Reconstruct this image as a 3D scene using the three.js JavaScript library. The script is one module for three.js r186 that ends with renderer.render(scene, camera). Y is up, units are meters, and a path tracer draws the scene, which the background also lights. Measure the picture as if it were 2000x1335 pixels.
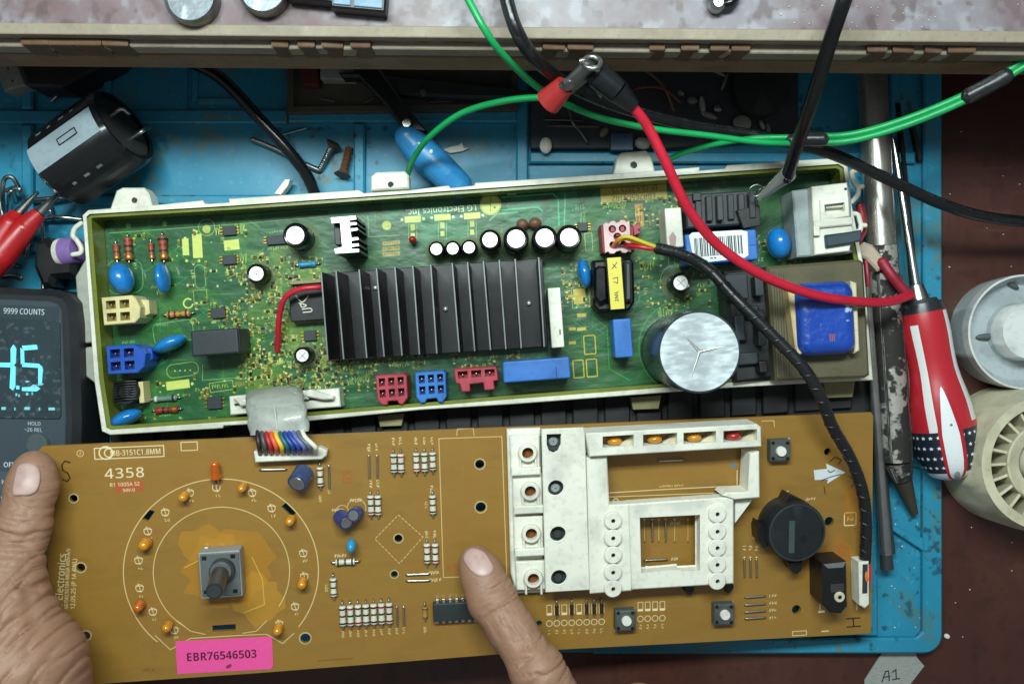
import * as THREE from 'three';
import { RoundedBoxGeometry } from 'three/addons/geometries/RoundedBoxGeometry.js';
import { mergeGeometries, mergeVertices, toCreasedNormals } from 'three/addons/utils/BufferGeometryUtils.js';
import { triTable } from 'three/addons/objects/MarchingCubes.js';
import { RectAreaLightUniformsLib } from 'three/addons/lights/RectAreaLightUniformsLib.js';

// ---------- camera, light, exposure ----------
const CAM_H = 0.372, FOCAL = 1800;            // camera height (m) above the table top, focal length in photo pixels
const scene = new THREE.Scene();
scene.background = new THREE.Color(0.17, 0.185, 0.19);   // the dim room seen and felt all round the bench
const camera = new THREE.PerspectiveCamera(2 * Math.atan(667.5 / FOCAL) * 180 / Math.PI, 2000 / 1335, 0.02, 20);
camera.position.set(0, CAM_H, 0);
camera.up.set(0, 0, -1);
camera.lookAt(0, 0, 0);
camera.updateMatrixWorld();
const renderer = new THREE.WebGLRenderer();
renderer.toneMapping = THREE.LinearToneMapping;
renderer.toneMappingExposure = 1.22;
renderer.shadowMap.enabled = true;
RectAreaLightUniformsLib.init();
const LAMP = { x: -0.03, y: 0.50, z: -0.20, w: 0.34, d: 0.07, power: 43 };
const lampLight = new THREE.RectAreaLight(0xe8f7f5, LAMP.power, LAMP.w, LAMP.d);
lampLight.position.set(LAMP.x, LAMP.y, LAMP.z);
lampLight.lookAt(LAMP.x + 0.02, 0, LAMP.z + 0.17);
lampLight.castShadow = true;
scene.add(lampLight);

// ---------- helpers ----------
let seed = 7;
const rnd = () => { seed = (seed * 1664525 + 1013904223) % 4294967296; return seed / 4294967296; };
const rr = (a, b) => a + (b - a) * rnd();
const V3 = (x, y, z) => new THREE.Vector3(x, y, z);
const mm = (v) => v / 1000;
const taken = {};
function numbered(n) { taken[n] = (taken[n] ?? -1) + 1; return taken[n] ? n + '_' + String(taken[n]).padStart(3, '0') : n; }

class Frame {                                   // a plane that things lie on: photo pixel + height -> point in the group's own axes
  constructor(group) { this.g = group; group.updateMatrixWorld(true); this.inv = group.matrixWorld.clone().invert(); this.o = V3(0, CAM_H, 0).applyMatrix4(this.inv); }
  at(px, py, h) {
    const d = V3((px - 1000) / FOCAL, -1, (py - 667.5) / FOCAL).transformDirection(this.inv);
    return this.o.clone().addScaledVector(d, (h - this.o.y) / d.y);
  }
  scale(px, py, h) { return this.at(px - 5, py, h).distanceTo(this.at(px + 5, py, h)) / 10; }
}
const world = new Frame(new THREE.Group());

function boxUV(g, per = 0.06) {                // uv in metres, by the way each face points
  if (g.userData.keepUV) return g;
  const p = g.attributes.position, n = g.attributes.normal, uv = new Float32Array(p.count * 2);
  for (let i = 0; i < p.count; i++) {
    const ax = Math.abs(n.getX(i)), ay = Math.abs(n.getY(i)), az = Math.abs(n.getZ(i));
    const x = p.getX(i), y = p.getY(i), z = p.getZ(i);
    const [u, v] = ay >= ax && ay >= az ? [x, z] : ax >= az ? [z, y] : [x, y];
    uv[2 * i] = u / per + 0.37; uv[2 * i + 1] = v / per + 0.11;
  }
  g.setAttribute('uv', new THREE.BufferAttribute(uv, 2));
  return g;
}
function add(parent, name, mat, geo, kids) {
  const m = new THREE.Mesh(boxUV(geo), mat);
  m.name = parent === scene ? numbered(name) : name;
  m.castShadow = m.receiveShadow = true;
  parent.add(m);
  if (kids) for (const [n, mt, g] of kids) add(m, n, mt, g);
  return m;
}
function tag(o, label, category, group) { o.userData.label = label; o.userData.category = category; if (group) o.userData.group = group; return o; }
function thing(name, label, category, pos = [0, 0, 0], group) {
  const o = new THREE.Group(); o.name = numbered(name); o.position.set(...pos); scene.add(o);
  return tag(o, label, category, group);
}
function single(name, label, category, mat, geo, group) { return tag(add(scene, name, mat, geo), label, category, group); }
function structure(name, mat, geo) { const o = add(scene, name, mat, geo); o.userData.kind = 'structure'; return o; }

// geometry in a frame's own axes; px, py is where the TOP of the piece shows in the photograph, sizes are photo pixels, heights metres
function gBox(fr, px, py, w, d, h0, h1, { rot = 0, bev = 0.0003, seg = 1 } = {}) {
  const s = fr.scale(px, py, h1), W = w * s, D = d * s, Hh = h1 - h0, c = fr.at(px, py, h1);
  const g = new RoundedBoxGeometry(W, Hh, D, seg, Math.min(bev, W / 2.2, D / 2.2, Hh / 2.2));
  g.rotateY(-rot * Math.PI / 180); g.translate(c.x, (h0 + h1) / 2, c.z);
  return g;
}
function shapeOf(pts) { const s = new THREE.Shape(); pts.forEach((p, i) => (i ? s.lineTo(p.x, -p.z) : s.moveTo(p.x, -p.z))); s.closePath(); return s; }
function circlePts(c, r, n = 20) { return Array.from({ length: n }, (_, i) => ({ x: c.x + r * Math.cos(i / n * 2 * Math.PI), z: c.z + r * Math.sin(i / n * 2 * Math.PI) })); }
function extrude(shape, h0, h1, bev = 0.0002, curveSegments = 8) {
  const b = Math.min(bev, (h1 - h0) / 3);
  const g = new THREE.ExtrudeGeometry(shape, { depth: h1 - h0 - 2 * b, bevelEnabled: b > 0, bevelSize: b, bevelThickness: b, bevelOffset: -b, bevelSegments: 1, curveSegments });
  g.rotateX(-Math.PI / 2); g.translate(0, h0 + b, 0);
  return g;
}
function gPoly(fr, pts, h0, h1, { holes = [], bev = 0.0002, round = 0 } = {}) {   // holes: [px, py, r] circles or lists of pixels
  const s = shapeOf(pts.map(([x, y]) => fr.at(x, y, h1)));
  for (const h of holes) {
    const q = typeof h[0] === 'number' ? circlePts(fr.at(h[0], h[1], h1), h[2] * fr.scale(h[0], h[1], h1)) : h.map(([x, y]) => fr.at(x, y, h1));
    s.holes.push(shapeOf(q));
  }
  return extrude(s, h0, h1, bev);
}
function gCyl(fr, px, py, r, h0, h1, { bev = 0.0004, seg = 28, r0 = r } = {}) {
  const s = fr.scale(px, py, h1), c = fr.at(px, py, h1), R = r * s, R0 = r0 * s, Hh = h1 - h0, b = Math.min(bev, R / 2, Hh / 2);
  const g = new THREE.LatheGeometry([[0, 0], [R0, 0], [R, Hh - b], [R - b * 0.3, Hh - b * 0.3], [R - b, Hh], [0, Hh]].map(([x, y]) => new THREE.Vector2(Math.max(x, 1e-6), y)), seg);
  const t = toCreasedNormals(g, 0.6); t.translate(c.x, h0, c.z);
  return t;
}
function gLathe(fr, px, py, hRef, profile, seg = 36) {   // profile [radius m, height m]
  const c = fr.at(px, py, hRef);
  const g = toCreasedNormals(new THREE.LatheGeometry(profile.map(([x, y]) => new THREE.Vector2(Math.max(x, 1e-6), y)), seg), 0.7);
  g.translate(c.x, 0, c.z);
  return g;
}
function gRing(fr, px, py, R, r, h0, h1, bev = 0.0002, n = 28) {
  const s = fr.scale(px, py, h1), c = fr.at(px, py, h1), sh = shapeOf(circlePts(c, R * s, n));
  if (r > 0) sh.holes.push(shapeOf(circlePts(c, r * s, n)));
  return extrude(sh, h0, h1, bev);
}
function gEll(fr, px, py, a, b, hc, hv, rot = 0, tilt = 0) {
  const s = fr.scale(px, py, hc), c = fr.at(px, py, hc);
  const g = new THREE.SphereGeometry(1, 24, 16); g.scale(a * s, hv, b * s);
  if (tilt) g.rotateX(tilt);
  g.rotateY(-rot * Math.PI / 180); g.translate(c.x, c.y, c.z);
  return g;
}
function gTube(fr, pts, r, { seg = 0, rad = 8, caps = true, tension = 0.5 } = {}) {   // pts [px, py, height]
  const P = pts.map(([x, y, h]) => fr.at(x, y, h));
  return tubeOf(P, r, seg, rad, caps, tension);
}
function tubeOf(P, r, seg = 0, rad = 8, caps = true, tension = 0.5) {
  const c = new THREE.CatmullRomCurve3(P, false, 'catmullrom', tension);
  const n = seg || Math.max(8, P.length * 8);
  const gs = [new THREE.TubeGeometry(c, n, r, rad, false)];
  if (caps) for (const q of [P[0], P[P.length - 1]]) { const s = new THREE.SphereGeometry(r * 0.995, rad, 6); s.translate(q.x, q.y, q.z); gs.push(s); }
  return mergeGeometries(gs);
}
function gBar(a, b, r0, r1, seg = 16, flat = 1) {       // a tapered round bar between two points
  const d = b.clone().sub(a), g = new THREE.CylinderGeometry(r1, r0, d.length(), seg, 1);
  g.scale(1, 1, flat);
  g.applyQuaternion(new THREE.Quaternion().setFromUnitVectors(V3(0, 1, 0), d.clone().normalize()));
  const m = a.clone().add(b).multiplyScalar(0.5); g.translate(m.x, m.y, m.z);
  return g;
}
const join = (list) => mergeGeometries(list.map((g) => { const q = g.index ? g.toNonIndexed() : g.clone(); for (const k of Object.keys(q.attributes)) if (!['position', 'normal', 'uv'].includes(k)) q.deleteAttribute(k); return q; }));

// ---------- textures: what the surfaces are made of ----------
const HN = new Uint32Array(1);
function hash(x, y, s) { let h = (x * 374761393 + y * 668265263 + s * 982451653) | 0; h = Math.imul(h ^ (h >>> 13), 1274126177); h ^= h >>> 16; return (h >>> 0) / 4294967296; }
function vnoise(x, y, per, s) {
  const xi = Math.floor(x), yi = Math.floor(y), fx = x - xi, fy = y - yi, u = fx * fx * (3 - 2 * fx), v = fy * fy * (3 - 2 * fy);
  const w = (n) => ((n % per) + per) % per, a = hash(w(xi), w(yi), s), b = hash(w(xi + 1), w(yi), s), c = hash(w(xi), w(yi + 1), s), d = hash(w(xi + 1), w(yi + 1), s);
  return a + (b - a) * u + (c - a) * v + (a - b - c + d) * u * v;
}
function fbm(u, v, per, oct = 4, s = 1) { let t = 0, a = 0.5, n = 0; for (let i = 0; i < oct; i++) { t += a * vnoise(u * per, v * per, per, s + i * 17); n += a; a *= 0.5; per *= 2; } return t / n; }
const clamp = (x, a = 0, b = 1) => Math.min(b, Math.max(a, x));
const sstep = (a, b, x) => { const t = clamp((x - a) / (b - a)); return t * t * (3 - 2 * t); };
const mix = (a, b, t) => a.map((x, i) => x + (b[i] - x) * t);
function dataTex(w, h, fn, color = true, repeat = [1, 1]) {
  const d = new Uint8Array(w * h * 4);
  for (let j = 0; j < h; j++) for (let i = 0; i < w; i++) {
    const c = fn((i + 0.5) / w, (j + 0.5) / h, i, j), k = 4 * (j * w + i);
    if (typeof c === 'number') d[k] = d[k + 1] = d[k + 2] = clamp(c, 0, 1) * 255; else { d[k] = clamp(c[0], 0, 255); d[k + 1] = clamp(c[1], 0, 255); d[k + 2] = clamp(c[2], 0, 255); }
    d[k + 3] = 255;
  }
  const t = new THREE.DataTexture(d, w, h);
  t.wrapS = t.wrapT = THREE.RepeatWrapping; t.magFilter = THREE.LinearFilter; t.minFilter = THREE.LinearMipmapLinearFilter; t.generateMipmaps = true;
  if (color) t.colorSpace = THREE.SRGBColorSpace;
  t.repeat.set(...repeat); t.needsUpdate = true;
  return t;
}
const texBump = dataTex(256, 256, (u, v) => 0.6 * fbm(u, v, 32, 3, 3) + 0.4 * fbm(u, v, 8, 3, 9), false);
const texGrime = dataTex(512, 512, (u, v) => { const a = fbm(u, v, 6, 5, 11), b = fbm(u, v, 40, 3, 5), k = 1 - 0.10 * sstep(0.45, 0.8, a) - 0.05 * sstep(0.55, 0.8, b); return [255 * k, 255 * k * 0.985, 255 * k * 0.96]; });
const texRough = dataTex(256, 256, (u, v) => { const k = 0.62 + 0.38 * fbm(u, v, 10, 4, 21); return [255 * k, 255 * k, 255 * k]; }, false);

function M(hex, rough = 0.5, o = {}) {
  const { grime = true, bump = 0.00003, phys, ...rest } = o;
  const P = { color: hex, roughness: rough, ...rest };
  if (grime) P.map = texGrime;
  if (bump) { P.bumpMap = texBump; P.bumpScale = bump; }
  P.roughnessMap = texRough; P.roughness = Math.min(1, rough * 1.22);
  return (phys || rest.clearcoat || rest.transmission || rest.sheen) ? new THREE.MeshPhysicalMaterial(P) : new THREE.MeshStandardMaterial(P);
}
function canvas(w, h) { const c = document.createElement('canvas'); c.width = w; c.height = h; return [c, c.getContext('2d')]; }
function canvasTex(c) { const t = new THREE.CanvasTexture(c); t.colorSpace = THREE.SRGBColorSpace; t.anisotropy = 8; return t; }

const mat = {
  white: M(0xe3e6dd, 0.45), whitePlain: M(0xe8e9e1, 0.4), offwhite: M(0xdedfd6, 0.5), cream: M(0xd8cf9a, 0.45), ivory: M(0xcfcab0, 0.5),
  grey: M(0x8c9294, 0.45), greyMid: M(0x5c6366, 0.45), greyDark: M(0x33373a, 0.5), black: M(0x121416, 0.4), blackSoft: M(0x17191b, 0.6), blackGloss: M(0x0e1012, 0.22), blackAno: M(0x141517, 0.38, { metalness: 0.25 }),
  steel: M(0xb8bcbe, 0.28, { metalness: 1 }), steelDull: M(0x84888a, 0.42, { metalness: 1 }), alu: M(0xd5dadc, 0.34, { metalness: 1 }), aluBright: M(0xeef2f4, 0.4, { metalness: 0.6 }), tin: M(0xc9cccd, 0.3, { metalness: 1 }), gold: M(0xc9a23c, 0.35, { metalness: 0.8 }), rust: M(0x6e4424, 0.8),
  blueCap: M(0x1d7fd2, 0.25, { clearcoat: 0.5 }), bluePlug: M(0x1852b8, 0.42), blueBox: M(0x3272c8, 0.4), blueCoil: M(0x0d3f9c, 0.35), blueTube: M(0x2f3d78, 0.35), cyanCap: M(0x2f96c6, 0.35), blueHandle: M(0x2f86c4, 0.35),
  redPlug: M(0xb03a4c, 0.42), redDeep: M(0x8f1f33, 0.45), redWire: M(0xc21f38, 0.33), redHandle: M(0xb01d22, 0.35), redBright: M(0xd0212c, 0.3), pink: M(0xe2c4c8, 0.45),
  orange: M(0xd98324, 0.4), yellow: M(0xd9c53a, 0.45), yellowLabel: M(0xd6cf5a, 0.6), brownRes: M(0x9c4f34, 0.45), tanRes: M(0xb08a4c, 0.5), tan: M(0x8f8a63, 0.55), tanCore: M(0x57533c, 0.55), bobbin: M(0xcdbb8a, 0.55),
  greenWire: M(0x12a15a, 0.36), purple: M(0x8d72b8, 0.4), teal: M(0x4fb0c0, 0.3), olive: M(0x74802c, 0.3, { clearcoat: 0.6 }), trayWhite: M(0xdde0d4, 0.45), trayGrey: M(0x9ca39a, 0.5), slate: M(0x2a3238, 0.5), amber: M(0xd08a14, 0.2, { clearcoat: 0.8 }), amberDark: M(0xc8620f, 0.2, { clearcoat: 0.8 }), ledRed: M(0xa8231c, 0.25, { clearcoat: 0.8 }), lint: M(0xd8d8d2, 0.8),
  clear: new THREE.MeshPhysicalMaterial({ color: 0xdfe4dc, roughness: 0.25, transmission: 0.75, thickness: 0 }),
};

// ---------- the setting: table top, lamp ----------
const tableTex = dataTex(1024, 1024, (u, v) => {
  const g = fbm(u * 1, v * 0.12, 64, 3, 31), a = fbm(u, v, 5, 5, 33), s = fbm(u, v, 90, 2, 35), sc = fbm(u * 0.06 + v * 0.02, v, 128, 2, 39);
  let c = mix([56, 28, 22], [80, 43, 33], 0.55 * a + 0.45 * g);
  c = mix(c, [104, 66, 50], 0.4 * sstep(0.5, 0.85, a) * sstep(0.3, 0.8, s));
  c = mix(c, [44, 22, 18], 0.35 * sstep(0.6, 0.85, s));
  c = mix(c, [120, 88, 74], 0.16 * sstep(0.74, 0.9, sc));
  return c;
});
const tableMat = new THREE.MeshStandardMaterial({ map: tableTex, roughness: 0.5, roughnessMap: texRough, bumpMap: texBump, bumpScale: 0.00015 });
{ const g = new THREE.BoxGeometry(1.3, 0.03, 0.9); g.translate(0.05, -0.015, 0.02); boxUV(g, 0.32); g.userData.keepUV = true; structure('table_top', tableMat, g); }
{
  const lamp = thing('bench_lamp', 'long white bench lamp with a glowing diffuser above the shelf', 'lamp', [LAMP.x, LAMP.y, LAMP.z]);
  const turn = new THREE.Group(); turn.position.copy(lampLight.position); turn.lookAt(LAMP.x + 0.02, 0, LAMP.z + 0.17);   // +z of the turned axes points at the bench
  lamp.quaternion.copy(turn.quaternion);
  const hood = new RoundedBoxGeometry(LAMP.w + 0.03, LAMP.d + 0.02, 0.025, 2, 0.004); hood.translate(0, 0, -0.0185);
  const diff = new RoundedBoxGeometry(LAMP.w, LAMP.d, 0.004, 1, 0.001); diff.translate(0, 0, -0.0035);
  add(lamp, 'hood', mat.offwhite, hood);
  add(lamp, 'diffuser', new THREE.MeshStandardMaterial({ color: 0xffffff, emissive: 0xe8f7f5, emissiveIntensity: 1.6 }), diff);
  const arm = gBar(V3(0, 0.02, -0.03), V3(0.0, 0.33, -0.05), 0.006, 0.006); add(lamp, 'arm', mat.steelDull, arm);
}

// ---------- silicone work mat ----------
const matTex = dataTex(1024, 1024, (u, v) => {
  const a = fbm(u, v, 5, 5, 51), b = fbm(u, v, 60, 3, 53), d = fbm(u, v, 14, 4, 57);
  let c = mix([26, 116, 146], [38, 140, 172], a);
  c = mix(c, [92, 112, 108], 0.75 * sstep(0.46, 0.74, d) * sstep(0.3, 0.65, b));
  c = mix(c, [18, 62, 80], 0.7 * sstep(0.64, 0.8, b) * sstep(0.45, 0.65, a));
  c = mix(c, [96, 160, 178], 0.3 * sstep(0.72, 0.85, fbm(u, v, 110, 2, 59)));
  return c;
});
const matMat = new THREE.MeshStandardMaterial({ map: matTex, roughness: 0.55, roughnessMap: texRough, bumpMap: texBump, bumpScale: 0.0002 });
const MT = 0.003, MR = 0.006;
{
  const t = thing('work_mat', 'blue silicone work mat with raised ridges lying on the brown table', 'mat');
  const arc = Array.from({ length: 7 }, (_, i) => { const a = i / 6 * Math.PI / 2; return [1804 + 36 * Math.cos(a), 1238 + 36 * Math.sin(a)]; });
  const g = gPoly(world, [[-260, -140], [1838, -140], ...arc, [-260, 1274]], 0, MT, { bev: 0.0006 });
  boxUV(g, 0.2); g.userData.keepUV = true;
  add(t, 'base_sheet', matMat, g);
  const ridge = (pts, h = MR, bev = 0.0007) => { const q = gPoly(world, pts, MT - 0.001, h, { bev }); boxUV(q, 0.2); q.userData.keepUV = true; add(t, 'ridge', matMat, q); };
  const rect = (x0, y0, x1, y1, h) => ridge([[x0, y0], [x1, y0], [x1, y1], [x0, y1]], h);
  ridge([[1806, -130], [1841, -130], ...arc.map(([x, y]) => [x + 2, y + 2]), [1160, 1277], [1160, 1248], [1790, 1246], [1804, 1234]], MR);
  rect(-200, 214, 560, 240); rect(562, 214, 1010, 238); rect(1034, 296, 1790, 318); rect(40, 120, 62, 212); rect(40, 242, 62, 470); rect(690, 240, 712, 520); rect(1008, 120, 1032, 520); rect(1740, 120, 1756, 292, 0.0052);
  rect(-200, 470, 160, 492); rect(165, 740, 200, 870, 0.0052); rect(200, 120, 214, 212); rect(372, 120, 384, 200, 0.0046); rect(384, 190, 470, 204, 0.0046);
  ridge([[1722, 1022], [1736, 1018], [1806, 1052], [1806, 1078]]); ridge([[1708, 866], [1806, 900], [1806, 918], [1708, 884]], 0.005);
  rect(1560, 860, 1716, 1243, 0.0048); rect(160, 380, 700, 400, 0.0052);
  ridge([[210, 128], [365, 128], [365, 216], [330, 219], [318, 232], [288, 232], [276, 219], [210, 219]], 0.0042);
}

// black ribbed base that shows in the gap between tray and board
{
  const t = thing('ribbed_grille', 'black ribbed plastic grille on the mat between the white tray and brown board', 'grille');
  add(t, 'plate', mat.blackSoft, gPoly(world, [[205, 800], [1690, 700], [1712, 820], [1712, 900], [230, 960]], MT, 0.0095, { bev: 0.0008 }));
  for (let k = 0; k < 23; k++) { const x = 250 + k * 62, y = 868 - k * 4.4; add(t, 'rib', mat.blackSoft, gPoly(world, [[x, y - 34], [x + 50, y - 37], [x + 51, y + 26], [x + 1, y + 29]], 0.0092, 0.0112 + (k % 3) * 0.0006, { bev: 0.0005 })); }
}
// ---------- shelf along the back of the bench ----------
const shelfTex = dataTex(2048, 512, (u, v) => {
  const a = fbm(u, v, 6, 5, 71), b = fbm(u, v, 24, 4, 73), d = fbm(u, v, 70, 3, 75), e = fbm(u, v, 3, 3, 77);
  const pale = sstep(0.32, 0.68, 0.45 * a + 0.35 * e + 0.2 * d);
  let c = mix([100, 70, 72], [126, 123, 129], pale);
  c = mix(c, [88, 70, 68], 0.5 * sstep(0.42, 0.75, b) * sstep(0.4, 0.62, fbm(u, v, 160, 2, 81)));
  c = mix(c, [156, 155, 162], 0.5 * sstep(0.52, 0.7, d) * sstep(0.35, 0.6, a));
  c = mix(c, [78, 62, 62], 0.55 * sstep(0.6, 0.76, fbm(u, v, 80, 3, 79)));
  return c;
});
const shelfMat = new THREE.MeshStandardMaterial({ map: shelfTex, roughness: 0.6, roughnessMap: texRough, bumpMap: texBump, bumpScale: 0.0003 });
const woodPale = M(0x8c8374, 0.65, { bump: 0.0003 }), woodDrip = M(0x5e4630, 0.75, { bump: 0.0004 }), woodBrown = M(0x7d6248, 0.7, { bump: 0.0004 });
const SH = 0.085;
{
  const t = thing('wooden_shelf', 'stained pinkish wooden shelf with a chipped pale edge band, raised above the mat', 'shelf', [0, 0, -0.0945]);
  t.rotation.y = -0.0085;
  const g = new RoundedBoxGeometry(0.9, 0.024, 0.25, 2, 0.0012); g.translate(0, SH - 0.012, -0.125); boxUV(g, 0.34); g.userData.keepUV = true;
  add(t, 'board', shelfMat, g);
  const bar = (x0, x1, y0, y1, z0, z1) => { const q = new RoundedBoxGeometry(x1 - x0, y1 - y0, z1 - z0, 1, 0.0006); q.translate((x0 + x1) / 2, (y0 + y1) / 2, (z0 + z1) / 2); return q; };
  add(t, 'edge_lip', woodPale, bar(-0.45, 0.45, SH - 0.0032, SH + 0.0005, -0.0036, 0.0002));
  add(t, 'lower_rail', woodBrown, bar(-0.45, 0.45, SH - 0.027, SH - 0.0125, -0.006, 0.0022));
  // pale strip pieces between brown drips of old glue, photo pixels along the edge
  const gaps = [[60, 95], [112, 150], [165, 205], [225, 255], [545, 560], [595, 615], [645, 668], [700, 722], [1060, 1085], [1110, 1142], [1275, 1290], [1330, 1350], [1380, 1400], [1430, 1452], [1690, 1715], [1742, 1770], [1800, 1818], [1846, 1880]];
  const X = (px) => (px - 1000) * (CAM_H - SH + 0.009) / FOCAL;
  let from = -1200;
  for (const [a, b] of [...gaps, [3200, 3300]]) {
    const x0 = X(from), x1 = X(a);
    const sh = new THREE.Shape(); sh.moveTo(x0, SH - 0.0112); sh.lineTo(x1 - rr(0.0002, 0.0022), SH - 0.0112); sh.lineTo(x1, SH - 0.0052); sh.lineTo(x0 + rr(0.0002, 0.0018), SH - 0.0052); sh.closePath();
    const q = new THREE.ExtrudeGeometry(sh, { depth: 0.002, bevelEnabled: true, bevelSize: 0.0004, bevelThickness: 0.0004, bevelSegments: 1 }); q.translate(0, 0, -0.0002 + rr(-0.0003, 0.0003));
    add(t, 'edge_strip', woodPale, q);
    if (b < 3000) {
      const sl = rr(-0.001, 0.0022), ds = new THREE.Shape(), wj = () => rr(-0.0005, 0.0005); ds.moveTo(X(a) - 0.0012 + sl + wj(), SH - 0.0035); ds.lineTo(X(b) + 0.0004 + sl, SH - 0.0037 + wj()); ds.lineTo(X(b) + 0.0012 + wj(), SH - 0.009); ds.lineTo(X(b) + 0.0004, SH - 0.0145 + wj()); ds.lineTo(X(a) - 0.001 + wj(), SH - 0.014); ds.lineTo(X(a) - 0.0004, SH - 0.0085); ds.closePath();
      const c = new THREE.ExtrudeGeometry(ds, { depth: 0.0012, bevelEnabled: true, bevelSize: 0.0005, bevelThickness: 0.0007, bevelSegments: 2 }); c.translate(0, 0, 0.0004);
      add(t, 'glue_drip', woodDrip, c);
    }
    from = b;
  }
  const back = bar(-0.45, 0.45, SH - 0.0135, SH - 0.0046, -0.004, -0.0006); add(t, 'edge_backing', woodBrown, back);
  for (const x of [-0.43, 0.43]) { const q = bar(x - 0.009, x + 0.009, 0, SH - 0.0245, -0.24, -0.01); add(t, 'side_support', woodBrown, q); }
}
// things lying on the shelf
{
  const foil = dataTex(256, 256, (u, v) => { const a = fbm(u, v, 5, 4, 91), b = fbm(u, v, 18, 3, 93), k = 120 + 130 * sstep(0.4, 0.65, 0.6 * a + 0.4 * b); return [k * 0.9, k * 0.96, k]; });
  const foilMat = new THREE.MeshStandardMaterial({ map: foil, roughness: 0.3, metalness: 0.6, bumpMap: texBump, bumpScale: 0.00006 });
  const lid = (px, py, r, label) => {
    const s = world.scale(px, py, SH + 0.005) * r, t = thing('round_tin', label, 'lid', [0, 0, 0], 'round metal lids on the shelf');
    const c = world.at(px, py, SH + 0.005); t.position.set(c.x, SH, c.z);
    add(t, 'rim', mat.steelDull, toCreasedNormals(new THREE.LatheGeometry([[s * 0.9, 0], [s, 0], [s, 0.0045], [s * 0.97, 0.0055], [s * 0.9, 0.005], [s * 0.88, 0.0035]].map((p) => new THREE.Vector2(...p)), 40), 0.5));
    const d = new THREE.CircleGeometry(s * 0.89, 40); d.rotateX(-Math.PI / 2); d.translate(0, 0.0038, 0); add(t, 'foil_disc', foilMat, d);
    const b = new THREE.CylinderGeometry(s * 0.9, s * 0.9, 0.003, 32); b.translate(0, 0.0016, 0); add(t, 'base', mat.steelDull, b);
  };
  lid(370, -8, 52, 'larger round metal lid with a crinkled bluish foil disc, lying on the shelf');
  lid(512, -24, 50, 'round metal lid with a plain pale disc, beside the black module on the shelf');
  const t = thing('display_module', 'black flat module with bluish glass panes lying on the shelf', 'module', [0, 0, 0]);
  add(t, 'case', mat.black, gPoly(world, [[575, -90], [760, -75], [752, 24], [646, 14], [644, 4], [560, -4]], SH, SH + 0.006, { bev: 0.0006 }));
  const glass = M(0x6f8ea6, 0.16, { grime: false });
  add(t, 'pane', glass, gPoly(world, [[655, -70], [690, -68], [684, 10], [650, 7]], SH + 0.0058, SH + 0.0066));
  add(t, 'pane', glass, gPoly(world, [[696, -68], [752, -64], [746, 16], [690, 11]], SH + 0.0058, SH + 0.0066));
  const n = thing('metal_clamp', 'small twisted metal clamp with a screw lying on the shelf', 'clamp', [0, 0, 0]);
  add(n, 'ring', mat.steel, gRing(world, 1404, 3, 16, 8, SH, SH + 0.005, 0.001));
  add(n, 'tail', mat.blackGloss, gTube(world, [[1412, 8, SH + 0.003], [1428, 4, SH + 0.004], [1440, -8, SH + 0.003]], 0.0014));
  add(n, 'tail', mat.steel, gTube(world, [[1396, 0, SH + 0.003], [1388, -10, SH + 0.004], [1392, -24, SH + 0.003]], 0.0012));
}

// ---------- dark tools and scrap in the bay beneath the shelf ----------
{
  const t = thing('parts_tray', 'shallow brown parts tray with junk, half hidden beneath the shelf', 'tray');
  const brown = M(0x4a463c, 0.6), g = [[566, 40], [1006, 40], [1006, 208], [566, 214]];
  add(t, 'floor', brown, gPoly(world, g, MR, MR + 0.0014));
  add(t, 'rim', brown, gPoly(world, [[560, 30], [1012, 30], [1012, 214], [560, 220]], MR - 0.0005, MR + 0.004, { holes: [[[572, 40], [1000, 40], [1000, 203], [572, 209]]] }));
  const b = thing('square_component', 'small box with red side and grey plate, in the brown parts tray', 'component');
  add(b, 'body', M(0x5a2018, 0.5), gBox(world, 605, 142, 32, 46, MR + 0.0015, MR + 0.008));
  add(b, 'plate', M(0x8d9290, 0.4), gBox(world, 658, 134, 66, 40, MR + 0.0015, MR + 0.009));
  const scrap = [[640, 195, 30, 5, 12], [720, 196, 22, 4, -30], [860, 198, 44, 4, -4], [940, 170, 36, 3, 8], [905, 188, 26, 4, 20]];
  scrap.forEach(([x, y, w, d, r], i) => single('metal_sliver', ['thin bent metal sliver in the brown parts tray', 'thin bent metal sliver in the brown parts tray'][i % 2], 'scrap', mat.steelDull, gBox(world, x, y, w, d, MR + 0.0012, MR + 0.0024, { rot: r, bev: 0.0002 }), 'slivers in the brown parts tray'));
}
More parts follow.
